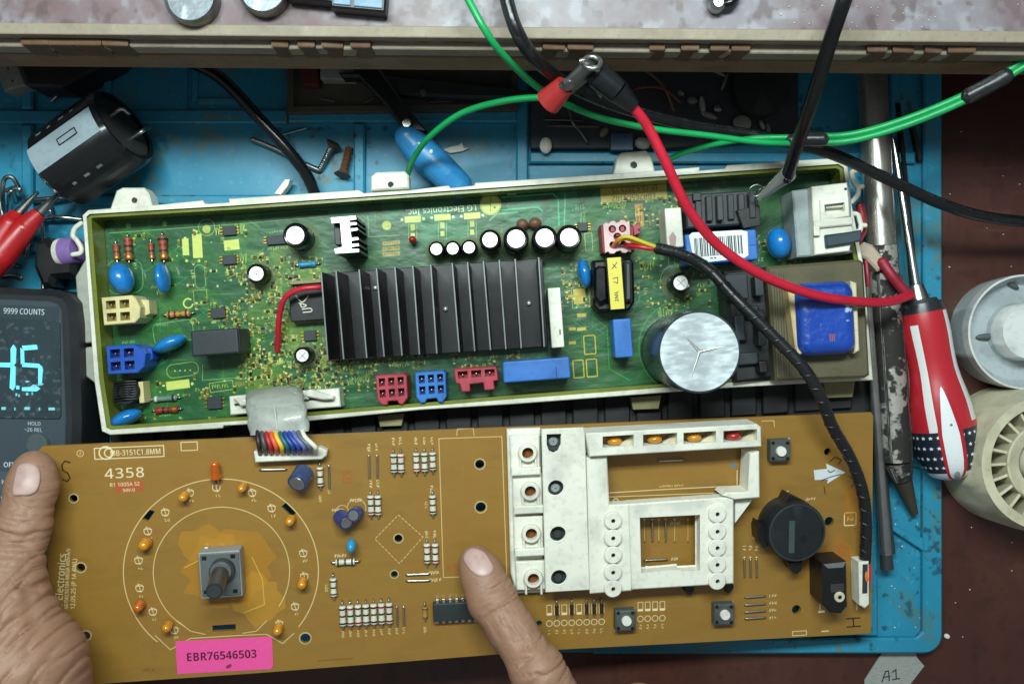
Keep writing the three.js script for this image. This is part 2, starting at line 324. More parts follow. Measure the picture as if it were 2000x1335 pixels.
{
  const t = thing('pliers', 'long nose pliers with light blue handle and dark jaws, leaning out from under the shelf', 'pliers');
  add(t, 'jaw', mat.blackAno, gPoly(world, [[686, 92], [712, 118], [742, 134], [800, 215], [836, 258], [786, 252], [748, 200], [700, 150], [668, 150], [660, 140], [700, 140]], 0.011, 0.019, { bev: 0.001 }));
  add(t, 'jaw', mat.blackSoft, gPoly(world, [[690, 140], [780, 150], [900, 162], [1040, 176], [1045, 192], [900, 190], [800, 186], [750, 178]], 0.010, 0.017, { bev: 0.001 }));
  add(t, 'pivot', mat.steel, gCyl(world, 794, 239, 9, 0.018, 0.0215));
  add(t, 'pivot', mat.steelDull, gCyl(world, 826, 180, 7, 0.016, 0.0185));
  const P = (x, y, h) => world.at(x, y, h);
  const hd = [[796, 268, 0.016, 0.0052], [822, 295, 0.0155, 0.0064], [848, 319, 0.015, 0.0064], [872, 341, 0.0140, 0.0060], [894, 361, 0.0128, 0.0056]];
  const pts = hd.map(([x, y, h]) => P(x, y, h)), gs = [];
  for (let i = 0; i < 4; i++) gs.push(gBar(pts[i], pts[i + 1], hd[i][3], hd[i + 1][3], 18));
  pts.forEach((p, i) => { const s = new THREE.SphereGeometry(hd[i][3], 18, 12); s.translate(p.x, p.y, p.z); gs.push(s); });
  add(t, 'handle', mat.blueHandle, join(gs));
  const worn = [[806, 270, 12, 5, 45], [822, 283, 16, 7, 40], [842, 296, 8, 10, 10]];
  for (const [x, y, w, d, r] of worn) add(t, 'worn_patch', mat.lint, gEll(world, x, y, w / 2, d / 2, x < 815 ? 0.0203 : 0.0215, 0.0006, r));
}
{
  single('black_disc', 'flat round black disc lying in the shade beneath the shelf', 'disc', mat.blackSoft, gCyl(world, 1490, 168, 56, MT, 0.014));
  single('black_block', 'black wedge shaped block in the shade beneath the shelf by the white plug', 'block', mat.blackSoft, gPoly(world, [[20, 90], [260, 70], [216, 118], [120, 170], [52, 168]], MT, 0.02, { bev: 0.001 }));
  const pl = thing('wall_plug', 'small grey white plug with two dark pin holes beneath the shelf', 'plug');
  add(pl, 'body', M(0x8d8f88, 0.6), gPoly(world, [[-10, 128], [32, 118], [50, 166], [6, 178]], MT, 0.013, { holes: [[15, 134, 5], [24, 158, 5]], bev: 0.0006 }));
  add(pl, 'core', mat.black, gBox(world, 20, 148, 30, 36, MT, 0.010));
  const pin = thing('metal_pin', 'thin shiny metal pin lying on the blue mat by the black block', 'pin');
  add(pin, 'shaft', mat.steel, gTube(world, [[102, 196, 0.0052], [118, 180, 0.0054], [132, 167, 0.0056]], 0.0008));
  add(pin, 'head', mat.steel, gEll(world, 132, 167, 4, 4, 0.0058, 0.001));
  // junk right of the parts tray
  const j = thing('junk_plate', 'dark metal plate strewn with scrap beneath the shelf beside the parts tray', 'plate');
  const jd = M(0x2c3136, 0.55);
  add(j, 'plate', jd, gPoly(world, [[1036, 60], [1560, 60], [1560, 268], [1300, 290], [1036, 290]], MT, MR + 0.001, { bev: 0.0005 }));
  add(j, 'block', M(0x1f3a58, 0.5), gBox(world, 1215, 276, 44, 34, MR, 0.011));
  const bits = [[1385, 225, 30, 10, 20], [1372, 205, 10, 30, -8], [1402, 212, 16, 14, 0], [1352, 196, 18, 12, 10], [1330, 182, 12, 8, 30], [1450, 240, 30, 26, 10], [1488, 242, 10, 22, -20], [1500, 250, 8, 20, -12], [1180, 258, 12, 18, 40], [1255, 280, 26, 20, 12], [1100, 236, 70, 4, 2], [1120, 247, 88, 3, 1], [1416, 160, 6, 30, 22], [1400, 140, 40, 4, 28]];
  const bm = [M(0x77766c, 0.5), M(0x8a8b86, 0.45), mat.steelDull, M(0x6a675c, 0.6)];
  bits.forEach(([x, y, w, d, r], i) => single('scrap_bit', ({ 0: 'slanting pale oval scrap touching an upright one on the dark junk plate', 1: 'upright narrow pale scrap in the cluster on the dark junk plate', 5: 'largest round pale scrap below the black disc on the junk plate', 9: 'dull brownish scrap beside the dark blue block on the junk plate', 10: 'shorter thin straight metal strip beneath the red clip boot', 11: 'longer thin straight metal strip beneath the red clip boot', 12: 'short shiny metal peg beside the black disc', 13: 'thin slanting grey strip at the shelf edge above the shiny peg' })[i] ?? 'small grey scrap of metal or plastic on the dark junk plate', 'scrap', bm[i % 4], gEll(world, x, y, w * 0.6, d * 0.6, MR + 0.0022, 0.0014, r), 'scrap bits on the junk plate'));
  single('copper_strand', 'thin bent copper strand lying on the dark junk plate', 'wire', M(0x6a4a36, 0.4), gTube(world, [[1222, 122, 0.012], [1265, 140, 0.014], [1298, 172, 0.012], [1316, 215, 0.010]], 0.0006));
  single('copper_strand', 'fine reddish strand arching over the dark junk plate', 'wire', M(0x6d2c24, 0.4), gTube(world, [[1228, 178, 0.012], [1260, 170, 0.016], [1296, 174, 0.014], [1330, 200, 0.010]], 0.0005));
  single('steel_strand', 'thin dark steel strand curling out beneath the red clip boot', 'wire', mat.steelDull, gTube(world, [[1108, 205, 0.012], [1118, 238, 0.016], [1134, 258, 0.012], [1146, 276, 0.010]], 0.0005));
}
// ---------- loose things on the mat between shelf and module ----------
{
  const t = thing('can_capacitor', 'big loose black can capacitor with a pale grey stripe, lying on the mat', 'capacitor');
  const R = 0.0158, L = 0.033, c = world.at(182, 292, 0.0200);
  const tilt = 0.2, ax = V3(Math.cos(-0.52) * Math.cos(tilt), Math.sin(tilt), Math.sin(-0.52) * Math.cos(tilt));
  const q = new THREE.Quaternion().setFromUnitVectors(V3(0, 1, 0), ax);
  const put = (g) => { g.applyQuaternion(q); g.translate(c.x, c.y + 0.002, c.z); return g; };
  const lathe = (p, n = 40) => toCreasedNormals(new THREE.LatheGeometry(p.map((a) => new THREE.Vector2(Math.max(1e-6, a[0]), a[1])), n), 0.6);
  add(t, 'sleeve', M(0x15171a, 0.3), put(lathe([[0, -L / 2], [R - 0.002, -L / 2], [R, -L / 2 + 0.002], [R, L / 2 - 0.002], [R - 0.0012, L / 2], [R - 0.003, L / 2 - 0.0002]])));
  add(t, 'end_disc', M(0x2a2c2c, 0.6), put(lathe([[0, L / 2 - 0.0012], [R - 0.0028, L / 2 - 0.0012], [R - 0.0028, L / 2 - 0.003]])));
  // stripe: a patch of the sleeve's own curve, facing up
  const up = V3(0, 1, 0).applyQuaternion(q.clone().invert()), phi0 = Math.atan2(up.x, up.z) - 0.1;
  const st = new THREE.CylinderGeometry(R + 0.00025, R + 0.00025, L - 0.003, 14, 1, true, phi0 - 0.32, 0.64);
  add(t, 'stripe', M(0x8fa2ae, 0.45), put(st));
  const loop = []; for (let i = 0; i <= 20; i++) { const a = i / 20 * 2 * Math.PI; const yy = 0.0025 + (Math.abs(Math.cos(a)) > 0.3 ? Math.sign(Math.cos(a)) : Math.cos(a) / 0.3) * 0.0042, ph = phi0 + 0.075 * Math.sin(a); loop.push(V3((R + 0.0004) * Math.sin(ph), yy, (R + 0.0004) * Math.cos(ph))); }
  add(t, 'stripe_mark', mat.black, put(tubeOf(loop, 0.00022, 60, 5, false)));
  for (const s of [-1, 1]) add(t, 'terminal', mat.tin, put(tubeOf([V3(s * 0.005, L / 2 - 0.002, 0.002 * s), V3(s * 0.005, L / 2 + 0.0035, 0.002 * s), V3(s * 0.005 + 0.003, L / 2 + 0.004, -0.002), V3(s * 0.005 + 0.005, L / 2 + 0.003, -0.004)], 0.0008)));
  // pale lettering along the sleeve
  for (const [dy, dp, w] of [[-0.009, 0.62, 3], [-0.004, 0.62, 2], [0.002, 0.62, 3], [0.007, 0.62, 2], [-0.007, -0.9, 2], [-0.001, -0.9, 3], [0.005, -0.9, 3]]) {
    const g = new THREE.CylinderGeometry(R + 0.0002, R + 0.0002, w * 0.0008, 4, 1, true, phi0 - dp, 0.07); g.translate(0, dy, 0); add(t, 'print_mark', M(0x6d7478, 0.6), put(g));
  }
}
{
  const screwAt = (label, a, b, rs, rh, m1, m2) => {
    const t = thing('screw', label, 'screw', [0, 0, 0], 'screws on the mat');
    const A = world.at(...a), B = world.at(...b), d = B.clone().sub(A), n = Math.round(d.length() / 0.0009), pts = [];
    add(t, 'shank', m1, gBar(A, B, rs * 0.8, rs * 0.8, 10));
    for (let i = 0; i <= n * 8; i++) { const k = i / (n * 8), an = i / 8 * 2 * Math.PI, u = V3(0, 1, 0), w = d.clone().normalize().cross(u); pts.push(A.clone().addScaledVector(d, k).addScaledVector(u, rs * Math.sin(an)).addScaledVector(w, rs * Math.cos(an))); }
    add(t, 'thread', m1, tubeOf(pts, rs * 0.28, n * 10, 4, false));
    if (rh) { const e = A.clone().addScaledVector(d.clone().normalize(), -0.0022); add(t, 'head', m2, gBar(e, A, rh, rs, 18)); }
  };
  screwAt('steel screw with a dark brown head lying on the mat', [646, 288, 0.0075], [624, 332, 0.0045], 0.0011, 0.0030, mat.steel, M(0x4a2d22, 0.6));
  screwAt('rusty orange screw standing askew on the mat', [671, 332, 0.0075], [682, 288, 0.0052], 0.0014, 0.0034, mat.rust, M(0x5c4634, 0.6));
  screwAt('tiny headless steel thread lying beside the black cable', [553, 262, 0.0042], [598, 250, 0.0042], 0.0006, 0, mat.steel, mat.steel);
  const p = thing('bent_rod', 'thin dull metal rod with a bent end beside the screws', 'rod');
  add(p, 'shaft', mat.steelDull, gTube(world, [[492, 272, 0.0046], [540, 292, 0.0046], [590, 318, 0.0046], [622, 332, 0.0046]], 0.0011, { tension: 0.2 }));
  add(p, 'tip', mat.steel, gTube(world, [[622, 332, 0.0048], [630, 322, 0.0052], [634, 312, 0.0056]], 0.0009));
  single('plastic_sliver', 'small white plastic sliver standing behind the module tray', 'scrap', mat.whitePlain, gPoly(world, [[535, 378], [556, 350], [566, 350], [562, 362], [548, 380]], MR, 0.011));
  single('plastic_scrap', 'torn grey white plastic scrap lying behind the pliers handle', 'scrap', mat.offwhite, gPoly(world, [[864, 292], [880, 286], [896, 283], [902, 278], [906, 288], [916, 289], [902, 295], [880, 299]], MT, MT + 0.0015));
  single('plastic_scrap', 'dusty pale lump on the mat ridge beneath the red clip', 'scrap', mat.lint, gEll(world, 1066, 284, 12, 16, 0.009, 0.002));
}
{
  const t = thing('metal_wire_rack', 'tangle of bent shiny wire clips on the mat behind the red pliers', 'wire clips');
  const wires = [[[8, 420, 4], [4, 380, 12], [8, 350, 14], [22, 346, 14], [34, 362, 12], [42, 378, 8]], [[12, 372, 10], [30, 366, 12], [40, 372, 12], [44, 382, 6]], [[16, 410, 4], [18, 380, 12], [24, 372, 12], [30, 392, 4]], [[0, 395, 6], [6, 430, 6], [10, 460, 4]], [[78, 392, 5], [80, 420, 8], [84, 470, 5]], [[97, 402, 5], [98, 412, 7], [99, 424, 5]], [[46, 392, 6], [90, 388, 8], [130, 386, 6]], [[60, 430, 6], [110, 424, 8], [158, 428, 6]], [[50, 452, 4], [56, 480, 6], [52, 500, 4]], [[0, 512, 4], [20, 516, 4], [34, 520, 4]], [[0, 540, 4], [24, 538, 4], [40, 542, 4]]];
  wires.forEach((w, i) => add(t, 'wire', i % 3 ? mat.steel : mat.steelDull, gTube(world, w.map(([x, y, h]) => [x, y, mm(h)]), 0.0009, { rad: 7 })));
}
{
  const t = thing('red_pliers', 'small pliers with red sleeved handles and pointed steel tips', 'pliers');
  const P = (x, y, h) => world.at(x, y, mm(h));
  const h1 = [[-60, 520, 22], [-5, 472, 24], [18, 440, 22], [34, 418, 20]], h2 = [[-70, 570, 22], [0, 500, 24], [44, 448, 22], [76, 417, 20]];
  for (const h of [h1, h2]) {
    const gs = [], r = [0.0058, 0.0056, 0.0046, 0.0028];
    for (let i = 0; i < 3; i++) { gs.push(gBar(P(...h[i]), P(...h[i + 1]), r[i], r[i + 1], 16)); const s = new THREE.SphereGeometry(r[i], 16, 10), p = P(...h[i]); s.translate(p.x, p.y, p.z); gs.push(s); }
    add(t, 'handle', mat.redHandle, join(gs));
  }
  add(t, 'tip', mat.steel, gBar(P(34, 418, 20), P(74, 374, 16), 0.0022, 0.0006, 10));
  add(t, 'tip', mat.steel, gBar(P(76, 417, 20), P(122, 370, 15), 0.0024, 0.0006, 10));
  const k = thing('toggle_knob', 'black knob body with a purple and white cap beside the module tray', 'knob');
  add(k, 'body', mat.black, gPoly(world, [[64, 470], [88, 462], [98, 474], [140, 470], [146, 540], [104, 544], [100, 560], [80, 562], [62, 520]], MT, 0.017, { bev: 0.002 }));
  const A = P(118, 493, 14), B = P(152, 488, 16);
  add(k, 'cap_ring', mat.whitePlain, gBar(A, A.clone().lerp(B, 0.28), 0.0053, 0.0055, 28));
  add(k, 'cap', mat.purple, gBar(A.clone().lerp(B, 0.29), B, 0.0055, 0.0049, 28));
  add(k, 'pin', mat.steel, gTube(world, [[83, 545, 0.006], [84, 562, 0.006]], 0.0009));
  add(k, 'lead', mat.blackSoft, gTube(world, [[146, 505, 0.014], [142, 530, 0.012], [128, 560, 0.006], [118, 568, 0.005]], 0.0005));
}

// ---------- potted power module in its white tray ----------
const module = thing('power_module', 'green circuit board potted in a white tray, with a black heat sink', 'circuit board');
{ const c = world.at(930, 580, 0.012); module.position.set(c.x, MR, c.z); module.rotation.y = 4.2 * Math.PI / 180; }
const mf = new Frame(module);
const P0 = 0.006, RIM = 0.0185;
const up = (h) => P0 + mm(h);
const rimPx = [[160, 420], [171, 410], [285, 402], [395, 391], [400, 398], [447, 395], [446, 388], [700, 371], [710, 377], [800, 371], [876, 362], [880, 367], [926, 362], [928, 357], [1204, 339], [1285, 333], [1367, 326], [1366, 333], [1417, 329], [1421, 322], [1640, 308], [1656, 318], [1663, 392], [1688, 520], [1706, 742], [1582, 748], [1420, 757], [1000, 789], [820, 800], [600, 822], [436, 831], [434, 836], [214, 849], [198, 842], [183, 742], [168, 530]];
function inset(pts, d) {
  const n = pts.length; let area = 0; pts.forEach((p, i) => { const q = pts[(i + 1) % n]; area += p.x * q.z - q.x * p.z; });
  const s = Math.sign(area);
  return pts.map((p, i) => {
    const a = pts[(i + n - 1) % n], b = pts[(i + 1) % n];
    const e1 = new THREE.Vector2(p.x - a.x, p.z - a.z).normalize(), e2 = new THREE.Vector2(b.x - p.x, b.z - p.z).normalize();
    const m = new THREE.Vector2(-(e1.y + e2.y), e1.x + e2.x).normalize(), k = Math.max(0.5, Math.abs(m.x * -e1.y + m.y * e1.x));
    return { x: p.x + s * m.x * d / k, z: p.z + s * m.y * d / k };
  });
}
const rim = rimPx.map(([x, y]) => mf.at(x, y, RIM));
const simple = [[160, 420], [171, 410], [446, 394], [710, 376], [928, 361], [1204, 342], [1640, 312], [1656, 322], [1663, 392], [1688, 520], [1704, 740], [1582, 746], [1420, 755], [1000, 787], [600, 820], [214, 847], [200, 840], [185, 742], [168, 530]].map(([x, y]) => mf.at(x, y, RIM));
{
  const wall = shapeOf(rim); wall.holes.push(shapeOf(inset(simple, 0.0012)));
  const tray = add(module, 'tray', mat.trayWhite, join([extrude(wall, 0.0018, RIM, 0.0003), extrude(shapeOf(inset(simple, 0.0004)), 0, 0.0018, 0.0003)]));
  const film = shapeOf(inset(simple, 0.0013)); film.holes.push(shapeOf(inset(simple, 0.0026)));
  add(module, 'shaded_resin_film', mat.olive, extrude(film, 0.0019, RIM - 0.0012, 0.0002));  // yellowed resin; its olive also paints in the shade on the white inner wall
  const tab = (pts, hole) => add(tray, 'mounting_tab', mat.trayWhite, gPoly(mf, pts, RIM - 0.009, RIM - 0.0005, { holes: [hole], bev: 0.0006 }));
  tab([[213, 410], [226, 372], [238, 366], [280, 366], [290, 378], [297, 404]], [262, 391, 9]);
  tab([[724, 372], [724, 344], [734, 336], [790, 334], [798, 342], [799, 368]], [763, 360, 9]);
  tab([[1198, 342], [1204, 306], [1214, 298], [1262, 294], [1272, 302], [1280, 336]], [1238, 322, 10]);
  add(tray, 'latch_flange', mat.trayGrey, gPoly(mf, [[166, 505], [146, 540], [150, 592], [153, 594], [156, 672], [178, 668], [174, 505]], 0.004, RIM - 0.001, { bev: 0.0005 }));
  add(tray, 'latch_flange', mat.trayGrey, gPoly(mf, [[154, 680], [158, 728], [184, 748], [190, 745], [182, 676]], 0.004, RIM - 0.001, { bev: 0.0005 }));
  const hook = (pts) => add(tray, 'hook', mat.trayWhite, gTube(mf, pts.map(([x, y]) => [x, y, RIM - 0.003]), 0.0010, { rad: 7 }));
  hook([[158, 436], [146, 446], [142, 460], [150, 470], [158, 484], [156, 494], [142, 497]]);
  hook([[1664, 336], [1676, 332], [1684, 332]]); hook([[1664, 340], [1668, 356], [1676, 364], [1684, 364]]); hook([[1676, 364], [1676, 380], [1664, 394]]);
  hook([[1664, 416], [1676, 420], [1682, 438], [1690, 440]]); hook([[1682, 438], [1680, 450], [1672, 452]]);
  for (const [x, y, w] of [[272, 412, 26], [1000, 370, 26]]) add(tray, 'board_clip', mat.cream, gPoly(mf, [[x - w / 2, y - 6], [x + w / 2, y - 8], [x + w / 2 - 4, y + 8], [x - w / 2 + 4, y + 9]], 0.004, P0 + 0.0022));
  for (const [x, y, w, d] of [[763, 820, 52, 22], [400, 826, 30, 8], [1262, 786, 60, 24], [1640, 760, 62, 30]]) add(tray, 'board_clip', mat.tan, gPoly(mf, [[x - w / 2, y - d / 2 + 2], [x + w / 2, y - d / 2 - 2], [x + w / 2 - 5, y + d / 2], [x - w / 2 + 5, y + d / 2 + 2]], 0.004, 0.010));
}
// the board with its printed face
const pcbPts = inset(simple, 0.0027);
const bounds = (pts) => ({ x0: Math.min(...pts.map((p) => p.x)), x1: Math.max(...pts.map((p) => p.x)), z0: Math.min(...pts.map((p) => p.z)), z1: Math.max(...pts.map((p) => p.z)) });
function printed(fr, b, h, W, base, draw) {     // a canvas laid over a board in the board's own metres
  const Hc = Math.round(W * (b.z1 - b.z0) / (b.x1 - b.x0)), [c, x] = canvas(W, Hc), k = W / (b.x1 - b.x0);
  x.fillStyle = base; x.fillRect(0, 0, W, Hc);
  const at = (px, py) => { const p = fr.at(px, py, h); return [(p.x - b.x0) * k, (p.z - b.z0) * k]; };
  const u = k * fr.scale(1000, 700, h);          // canvas pixels per photo pixel
  const pen = {
    x, at, u, W, H: Hc,
    line(pts, col, w = 1) { x.strokeStyle = col; x.lineWidth = w * u; x.lineJoin = 'round'; x.lineCap = 'round'; x.beginPath(); pts.forEach((p, i) => (i ? x.lineTo(...at(...p)) : x.moveTo(...at(...p)))); x.stroke(); },
    rect(px, py, w, d, col, rot = 0) { const [a, e] = at(px, py); x.save(); x.translate(a, e); x.rotate(rot * Math.PI / 180); x.fillStyle = col; x.fillRect(-w * u / 2, -d * u / 2, w * u, d * u); x.restore(); },
    frame(px, py, w, d, col, lw = 1.2, r = 0, rot = 0) { const [a, e] = at(px, py); x.save(); x.translate(a, e); x.rotate(rot * Math.PI / 180); x.strokeStyle = col; x.lineWidth = lw * u; x.beginPath(); x.roundRect(-w * u / 2, -d * u / 2, w * u, d * u, r * u); x.stroke(); x.restore(); },
    disc(px, py, r, col) { const [a, e] = at(px, py); x.fillStyle = col; x.beginPath(); x.arc(a, e, r * u, 0, 7); x.fill(); },
    ring(px, py, r, col, lw = 1.2, a0 = 0, a1 = 6.2832) { const [a, e] = at(px, py); x.strokeStyle = col; x.lineWidth = lw * u; x.beginPath(); x.arc(a, e, r * u, a0, a1); x.stroke(); },
    text(s, px, py, size, col, rot = 0, font = 'sans-serif', wide = 1) { const [a, e] = at(px, py); x.save(); x.translate(a, e); x.rotate(rot * Math.PI / 180); x.scale(wide, 1); x.fillStyle = col; x.font = size * u + 'px ' + font; x.textAlign = 'center'; x.textBaseline = 'middle'; x.fillText(s, 0, 0); x.restore(); },
    marks(px, py, w, d, col, rot = 0) { const [a, e] = at(px, py); x.save(); x.translate(a, e); x.rotate(rot * Math.PI / 180); x.strokeStyle = col; x.lineWidth = 1.1 * u; const n = Math.max(2, Math.round(w / 5)); for (let i = 0; i < n; i++) { const cx = (-w / 2 + (i + 0.5) * w / n) * u, q = d * u / 2; x.beginPath(); x.moveTo(cx - 1.4 * u, -q * rr(0.4, 1)); x.lineTo(cx - 1.2 * u, q * rr(0.4, 1)); if (rnd() < 0.8) x.lineTo(cx + 1.5 * u, q * rr(-1, 1)); if (rnd() < 0.5) x.lineTo(cx + 1.2 * u, -q); x.stroke(); } x.restore(); },
    blot(px, py, r, col, n = 14, sq = 1) { const [a, e] = at(px, py); x.fillStyle = col; x.beginPath(); for (let i = 0; i < n; i++) { const q = r * u * rr(0.75, 1.15), t = i / n * 6.2832; x[i ? 'lineTo' : 'moveTo'](a + q * Math.cos(t), e + sq * q * Math.sin(t)); } x.closePath(); x.fill(); },
  };
  draw(pen);
  return canvasTex(c);
}
function planarUV(g, b) { const p = g.attributes.position, uv = new Float32Array(p.count * 2); for (let i = 0; i < p.count; i++) { uv[2 * i] = (p.getX(i) - b.x0) / (b.x1 - b.x0); uv[2 * i + 1] = 1 - (p.getZ(i) - b.z0) / (b.z1 - b.z0); } g.setAttribute('uv', new THREE.BufferAttribute(uv, 2)); g.userData.keepUV = true; return g; }

const SILK = '#a9b84e', SILK2 = '#c9d36a', PALE = '#7fae6a', TRACE = '#1f8a55';
const pcbB = bounds(pcbPts);
const smdSpots = [];
const pcbTex = printed(mf, pcbB, P0, 2048, '#0d5024', (p) => {
  const x = p.x;
  // solder mask tone: laminate seen through lacquer, in irregular copper fields
  for (let i = 0; i < 900; i++) { x.fillStyle = ['rgba(22,104,58,0.30)', 'rgba(40,104,36,0.28)', 'rgba(12,74,40,0.30)', 'rgba(70,116,34,0.20)'][i % 4]; const w = rr(6, 90), d = rr(4, 40); x.fillRect(rnd() * p.W, rnd() * p.H, w, d); }
  p.x.globalAlpha = 0.55; for (let i = 0; i < 14; i++) p.blot(rr(660, 1180), rr(380, 470), rr(14, 40), '#137a4c'); for (let i = 0; i < 26; i++) p.blot(rr(470, 660), rr(500, 770), rr(16, 34), '#5c7d1e'); for (let i = 0; i < 24; i++) p.blot(rr(210, 480), rr(420, 830), rr(16, 40), '#2a6a22'); for (let i = 0; i < 18; i++) p.blot(rr(1150, 1480), rr(360, 700), rr(16, 34), '#2c6a1c'); p.x.globalAlpha = 1;
  // copper tracks
  for (let i = 0; i < 150; i++) { let a = rr(210, 1640), b = rr(400, 780); const pts = [[a, b]]; for (let k = 0; k < 3; k++) { const t = Math.floor(rnd() * 8) * Math.PI / 4, l = rr(10, 60); a += l * Math.cos(t); b += l * Math.sin(t) * 0.7; pts.push([a, b]); } p.line(pts, rnd() < 0.5 ? 'rgba(42,150,92,0.55)' : 'rgba(66,140,60,0.5)', rr(1, 2.4)); }
  p.line([[212, 455], [300, 449], [480, 436], [640, 422]], PALE, 1.3); p.line([[430, 440], [446, 424], [640, 406]], TRACE, 1.4);
  p.line([[980, 385], [1080, 378], [1090, 388], [1092, 440]], '#3fae74', 3); p.line([[1104, 378], [1102, 444]], '#3fae74', 3); p.line([[980, 410], [1050, 404], [1060, 412]], '#3fae74', 3); p.line([[956, 430], [970, 418], [1010, 414]], '#3fae74', 3);
  p.line([[720, 462], [780, 459]], PALE, 1.4); p.line([[720, 462], [718, 420]], PALE, 1.2);
  // resin tide lines and flat print
  p.disc(403, 447, 8, SILK); p.ring(403, 444, 16, SILK, 1.3); p.disc(321, 437, 5, PALE); p.disc(250, 441, 5, PALE); p.disc(755, 440, 9, SILK);
  p.rect(362, 482, 13, 33, SILK2, 1); p.rect(385, 480, 19, 47, SILK2, 1); p.disc(361, 465, 3, SILK2); p.disc(364, 509, 3, SILK2); p.disc(383, 452, 3, SILK2); p.disc(388, 509, 3, SILK2);
  p.rect(452, 478, 30, 20, SILK2, -2); p.frame(390, 540, 20, 46, PALE, 1.3, 9, 0); p.frame(391, 580, 26, 28, SILK, 1.3, 1); p.ring(367, 592, 9, SILK2, 3, 0.3, 5.4); p.ring(378, 627, 6, SILK, 1.6);
  p.frame(338, 648, 78, 40, PALE, 1.2, 10, -4); p.frame(356, 722, 62, 26, SILK, 1.3, 12, -4); for (let i = 0; i < 4; i++) p.disc(341 + i * 10, 724 - i * 0.5, 1.6, SILK2);
  p.rect(347, 751, 46, 17, SILK2, -3); p.disc(319, 752, 3, SILK2); p.disc(375, 749, 3, SILK2);
  p.frame(432, 754, 46, 18, SILK, 1.3, 1, -4); p.marks(430, 754, 34, 10, SILK); p.line([[395, 712], [395, 742], [480, 736], [480, 690]], PALE, 1.2); p.marks(476, 750, 34, 12, '#b08a3c');
  p.text('LG Electronics Inc.', 862, 411, 17, '#dcebc0', 180, 'sans-serif', 1.0);
  p.disc(958, 399, 21, SILK2); p.ring(958, 399, 19, '#7f9a48', 1.2); p.line([[958, 386], [958, 412]], '#6c8a3e', 1.4); p.line([[945, 397], [958, 399]], '#6c8a3e', 1.4); p.disc(966, 405, 2, '#4c6a2e');
  for (const [a, b] of [[806, 428], [864, 424], [922, 421]]) { p.rect(a, b, 32, 12, SILK2, 0); p.disc(a - 21, b + 1, 3, '#d6deb0'); p.disc(a + 21, b - 1, 3, '#d6deb0'); p.rect(a + 42 - 42, b + 16, 9, 12, SILK, 0); p.line([[a - 8, b + 10], [a - 8, b + 42]], PALE, 1.2); p.line([[a + 8, b + 10], [a + 8, b + 42]], PALE, 1.2); p.rect(a, b + 32, 8, 10, SILK2); }
  for (const b of [474, 485, 496]) { p.rect(764, b, 34, 8, '#a08a30', 0); p.marks(764, b, 30, 5, '#3d5a1c'); }
  p.rect(1238, 376, 130, 32, '#b3a74a', 0); p.text('EBR76559102', 1238, 385, 15, '#3b3a16', 180, 'sans-serif', 0.94); p.text('EF 13.4.2015 15', 1240, 369, 13, '#3b3a16', 180, 'sans-serif', 0.98);
  p.marks(1130, 405, 26, 12, PALE); p.marks(1138, 426, 12, 20, PALE); p.marks(1200, 402, 46, 10, SILK); p.rect(1249, 420, 16, 44, '#b4832a', 0); p.marks(1249, 420, 12, 40, '#5a3c14'); p.marks(1290, 430, 10, 40, '#b4832a'); p.marks(1345, 363, 40, 5, PALE); p.ring(1440, 360, 26, PALE, 1.2, 3.2, 5.8);
  p.marks(1264, 518, 30, 20, SILK); p.ring(1322, 548, 32, PALE, 1.2, 3, 6.2); p.frame(1312, 508, 12, 24, PALE, 1.2); p.frame(1150, 472, 14, 34, SILK, 1.2);
  p.frame(1152, 673, 22, 36, '#c2a52e', 2.4, 2); p.frame(1130, 720, 20, 34, '#c2a52e', 2.4, 2); p.frame(1156, 718, 20, 34, '#c2a52e', 2.4, 2);
  for (const [a, b, w, d] of [[1136, 615, 18, 7], [1136, 642, 18, 7], [1118, 642, 14, 6], [1118, 669, 14, 6], [1112, 578, 16, 5], [1132, 578, 24, 30]]) p.rect(a, b, w, d, '#b8a53a'); p.frame(1134, 580, 34, 40, SILK, 1.2);
  p.ring(1340, 676, 92, '#2f8a4a', 2, 2, 4.4); p.line([[1160, 620], [1186, 640], [1190, 720], [1230, 742]], '#3f9a50', 1.4); p.line([[1200, 620], [1236, 610], [1250, 580]], '#3f9a50', 1.4);
  p.marks(322, 810, 24, 5, PALE); p.marks(250, 668, 26, 5, PALE); p.marks(318, 634, 26, 4, PALE); p.marks(318, 570, 26, 14, SILK); p.marks(304, 560, 20, 6, PALE);
  for (const [a, b, w, d] of [[700, 742, 46, 16], [780, 712, 40, 12], [1300, 610, 30, 20]]) p.marks(a, b, w, d, SILK);
  p.frame(243, 540, 70, 66, PALE, 1.1, 20); p.marks(425, 452, 10, 24, SILK2); p.marks(468, 446, 22, 20, SILK2); p.marks(470, 504, 26, 22, SILK); p.marks(540, 452, 40, 6, PALE); p.marks(545, 484, 46, 6, SILK);
  // solder pads and small print of the surface mounted field
  const field = (x0, y0, x1, y1, n) => { for (let i = 0; i < n; i++) { const a = rr(x0, x1), b = rr(y0, y1), v = rnd() < 0.5, c = ['#8f9a35', '#a4a83c', '#b9b450', '#6f8a2c', '#cfc978'][Math.floor(rnd() * 5)]; if (rnd() < 0.55) { p.rect(a + (v ? 0 : -5), b + (v ? -5 : 0), 5, 5, c); p.rect(a + (v ? 0 : 5), b + (v ? 5 : 0), 5, 5, c); smdSpots.push([a, b, v]); } else if (rnd() < 0.6) p.marks(a, b, rr(8, 18), 8, c, v ? 90 : 0); else p.disc(a, b, rr(1, 2.2), '#c4c98a'); } };
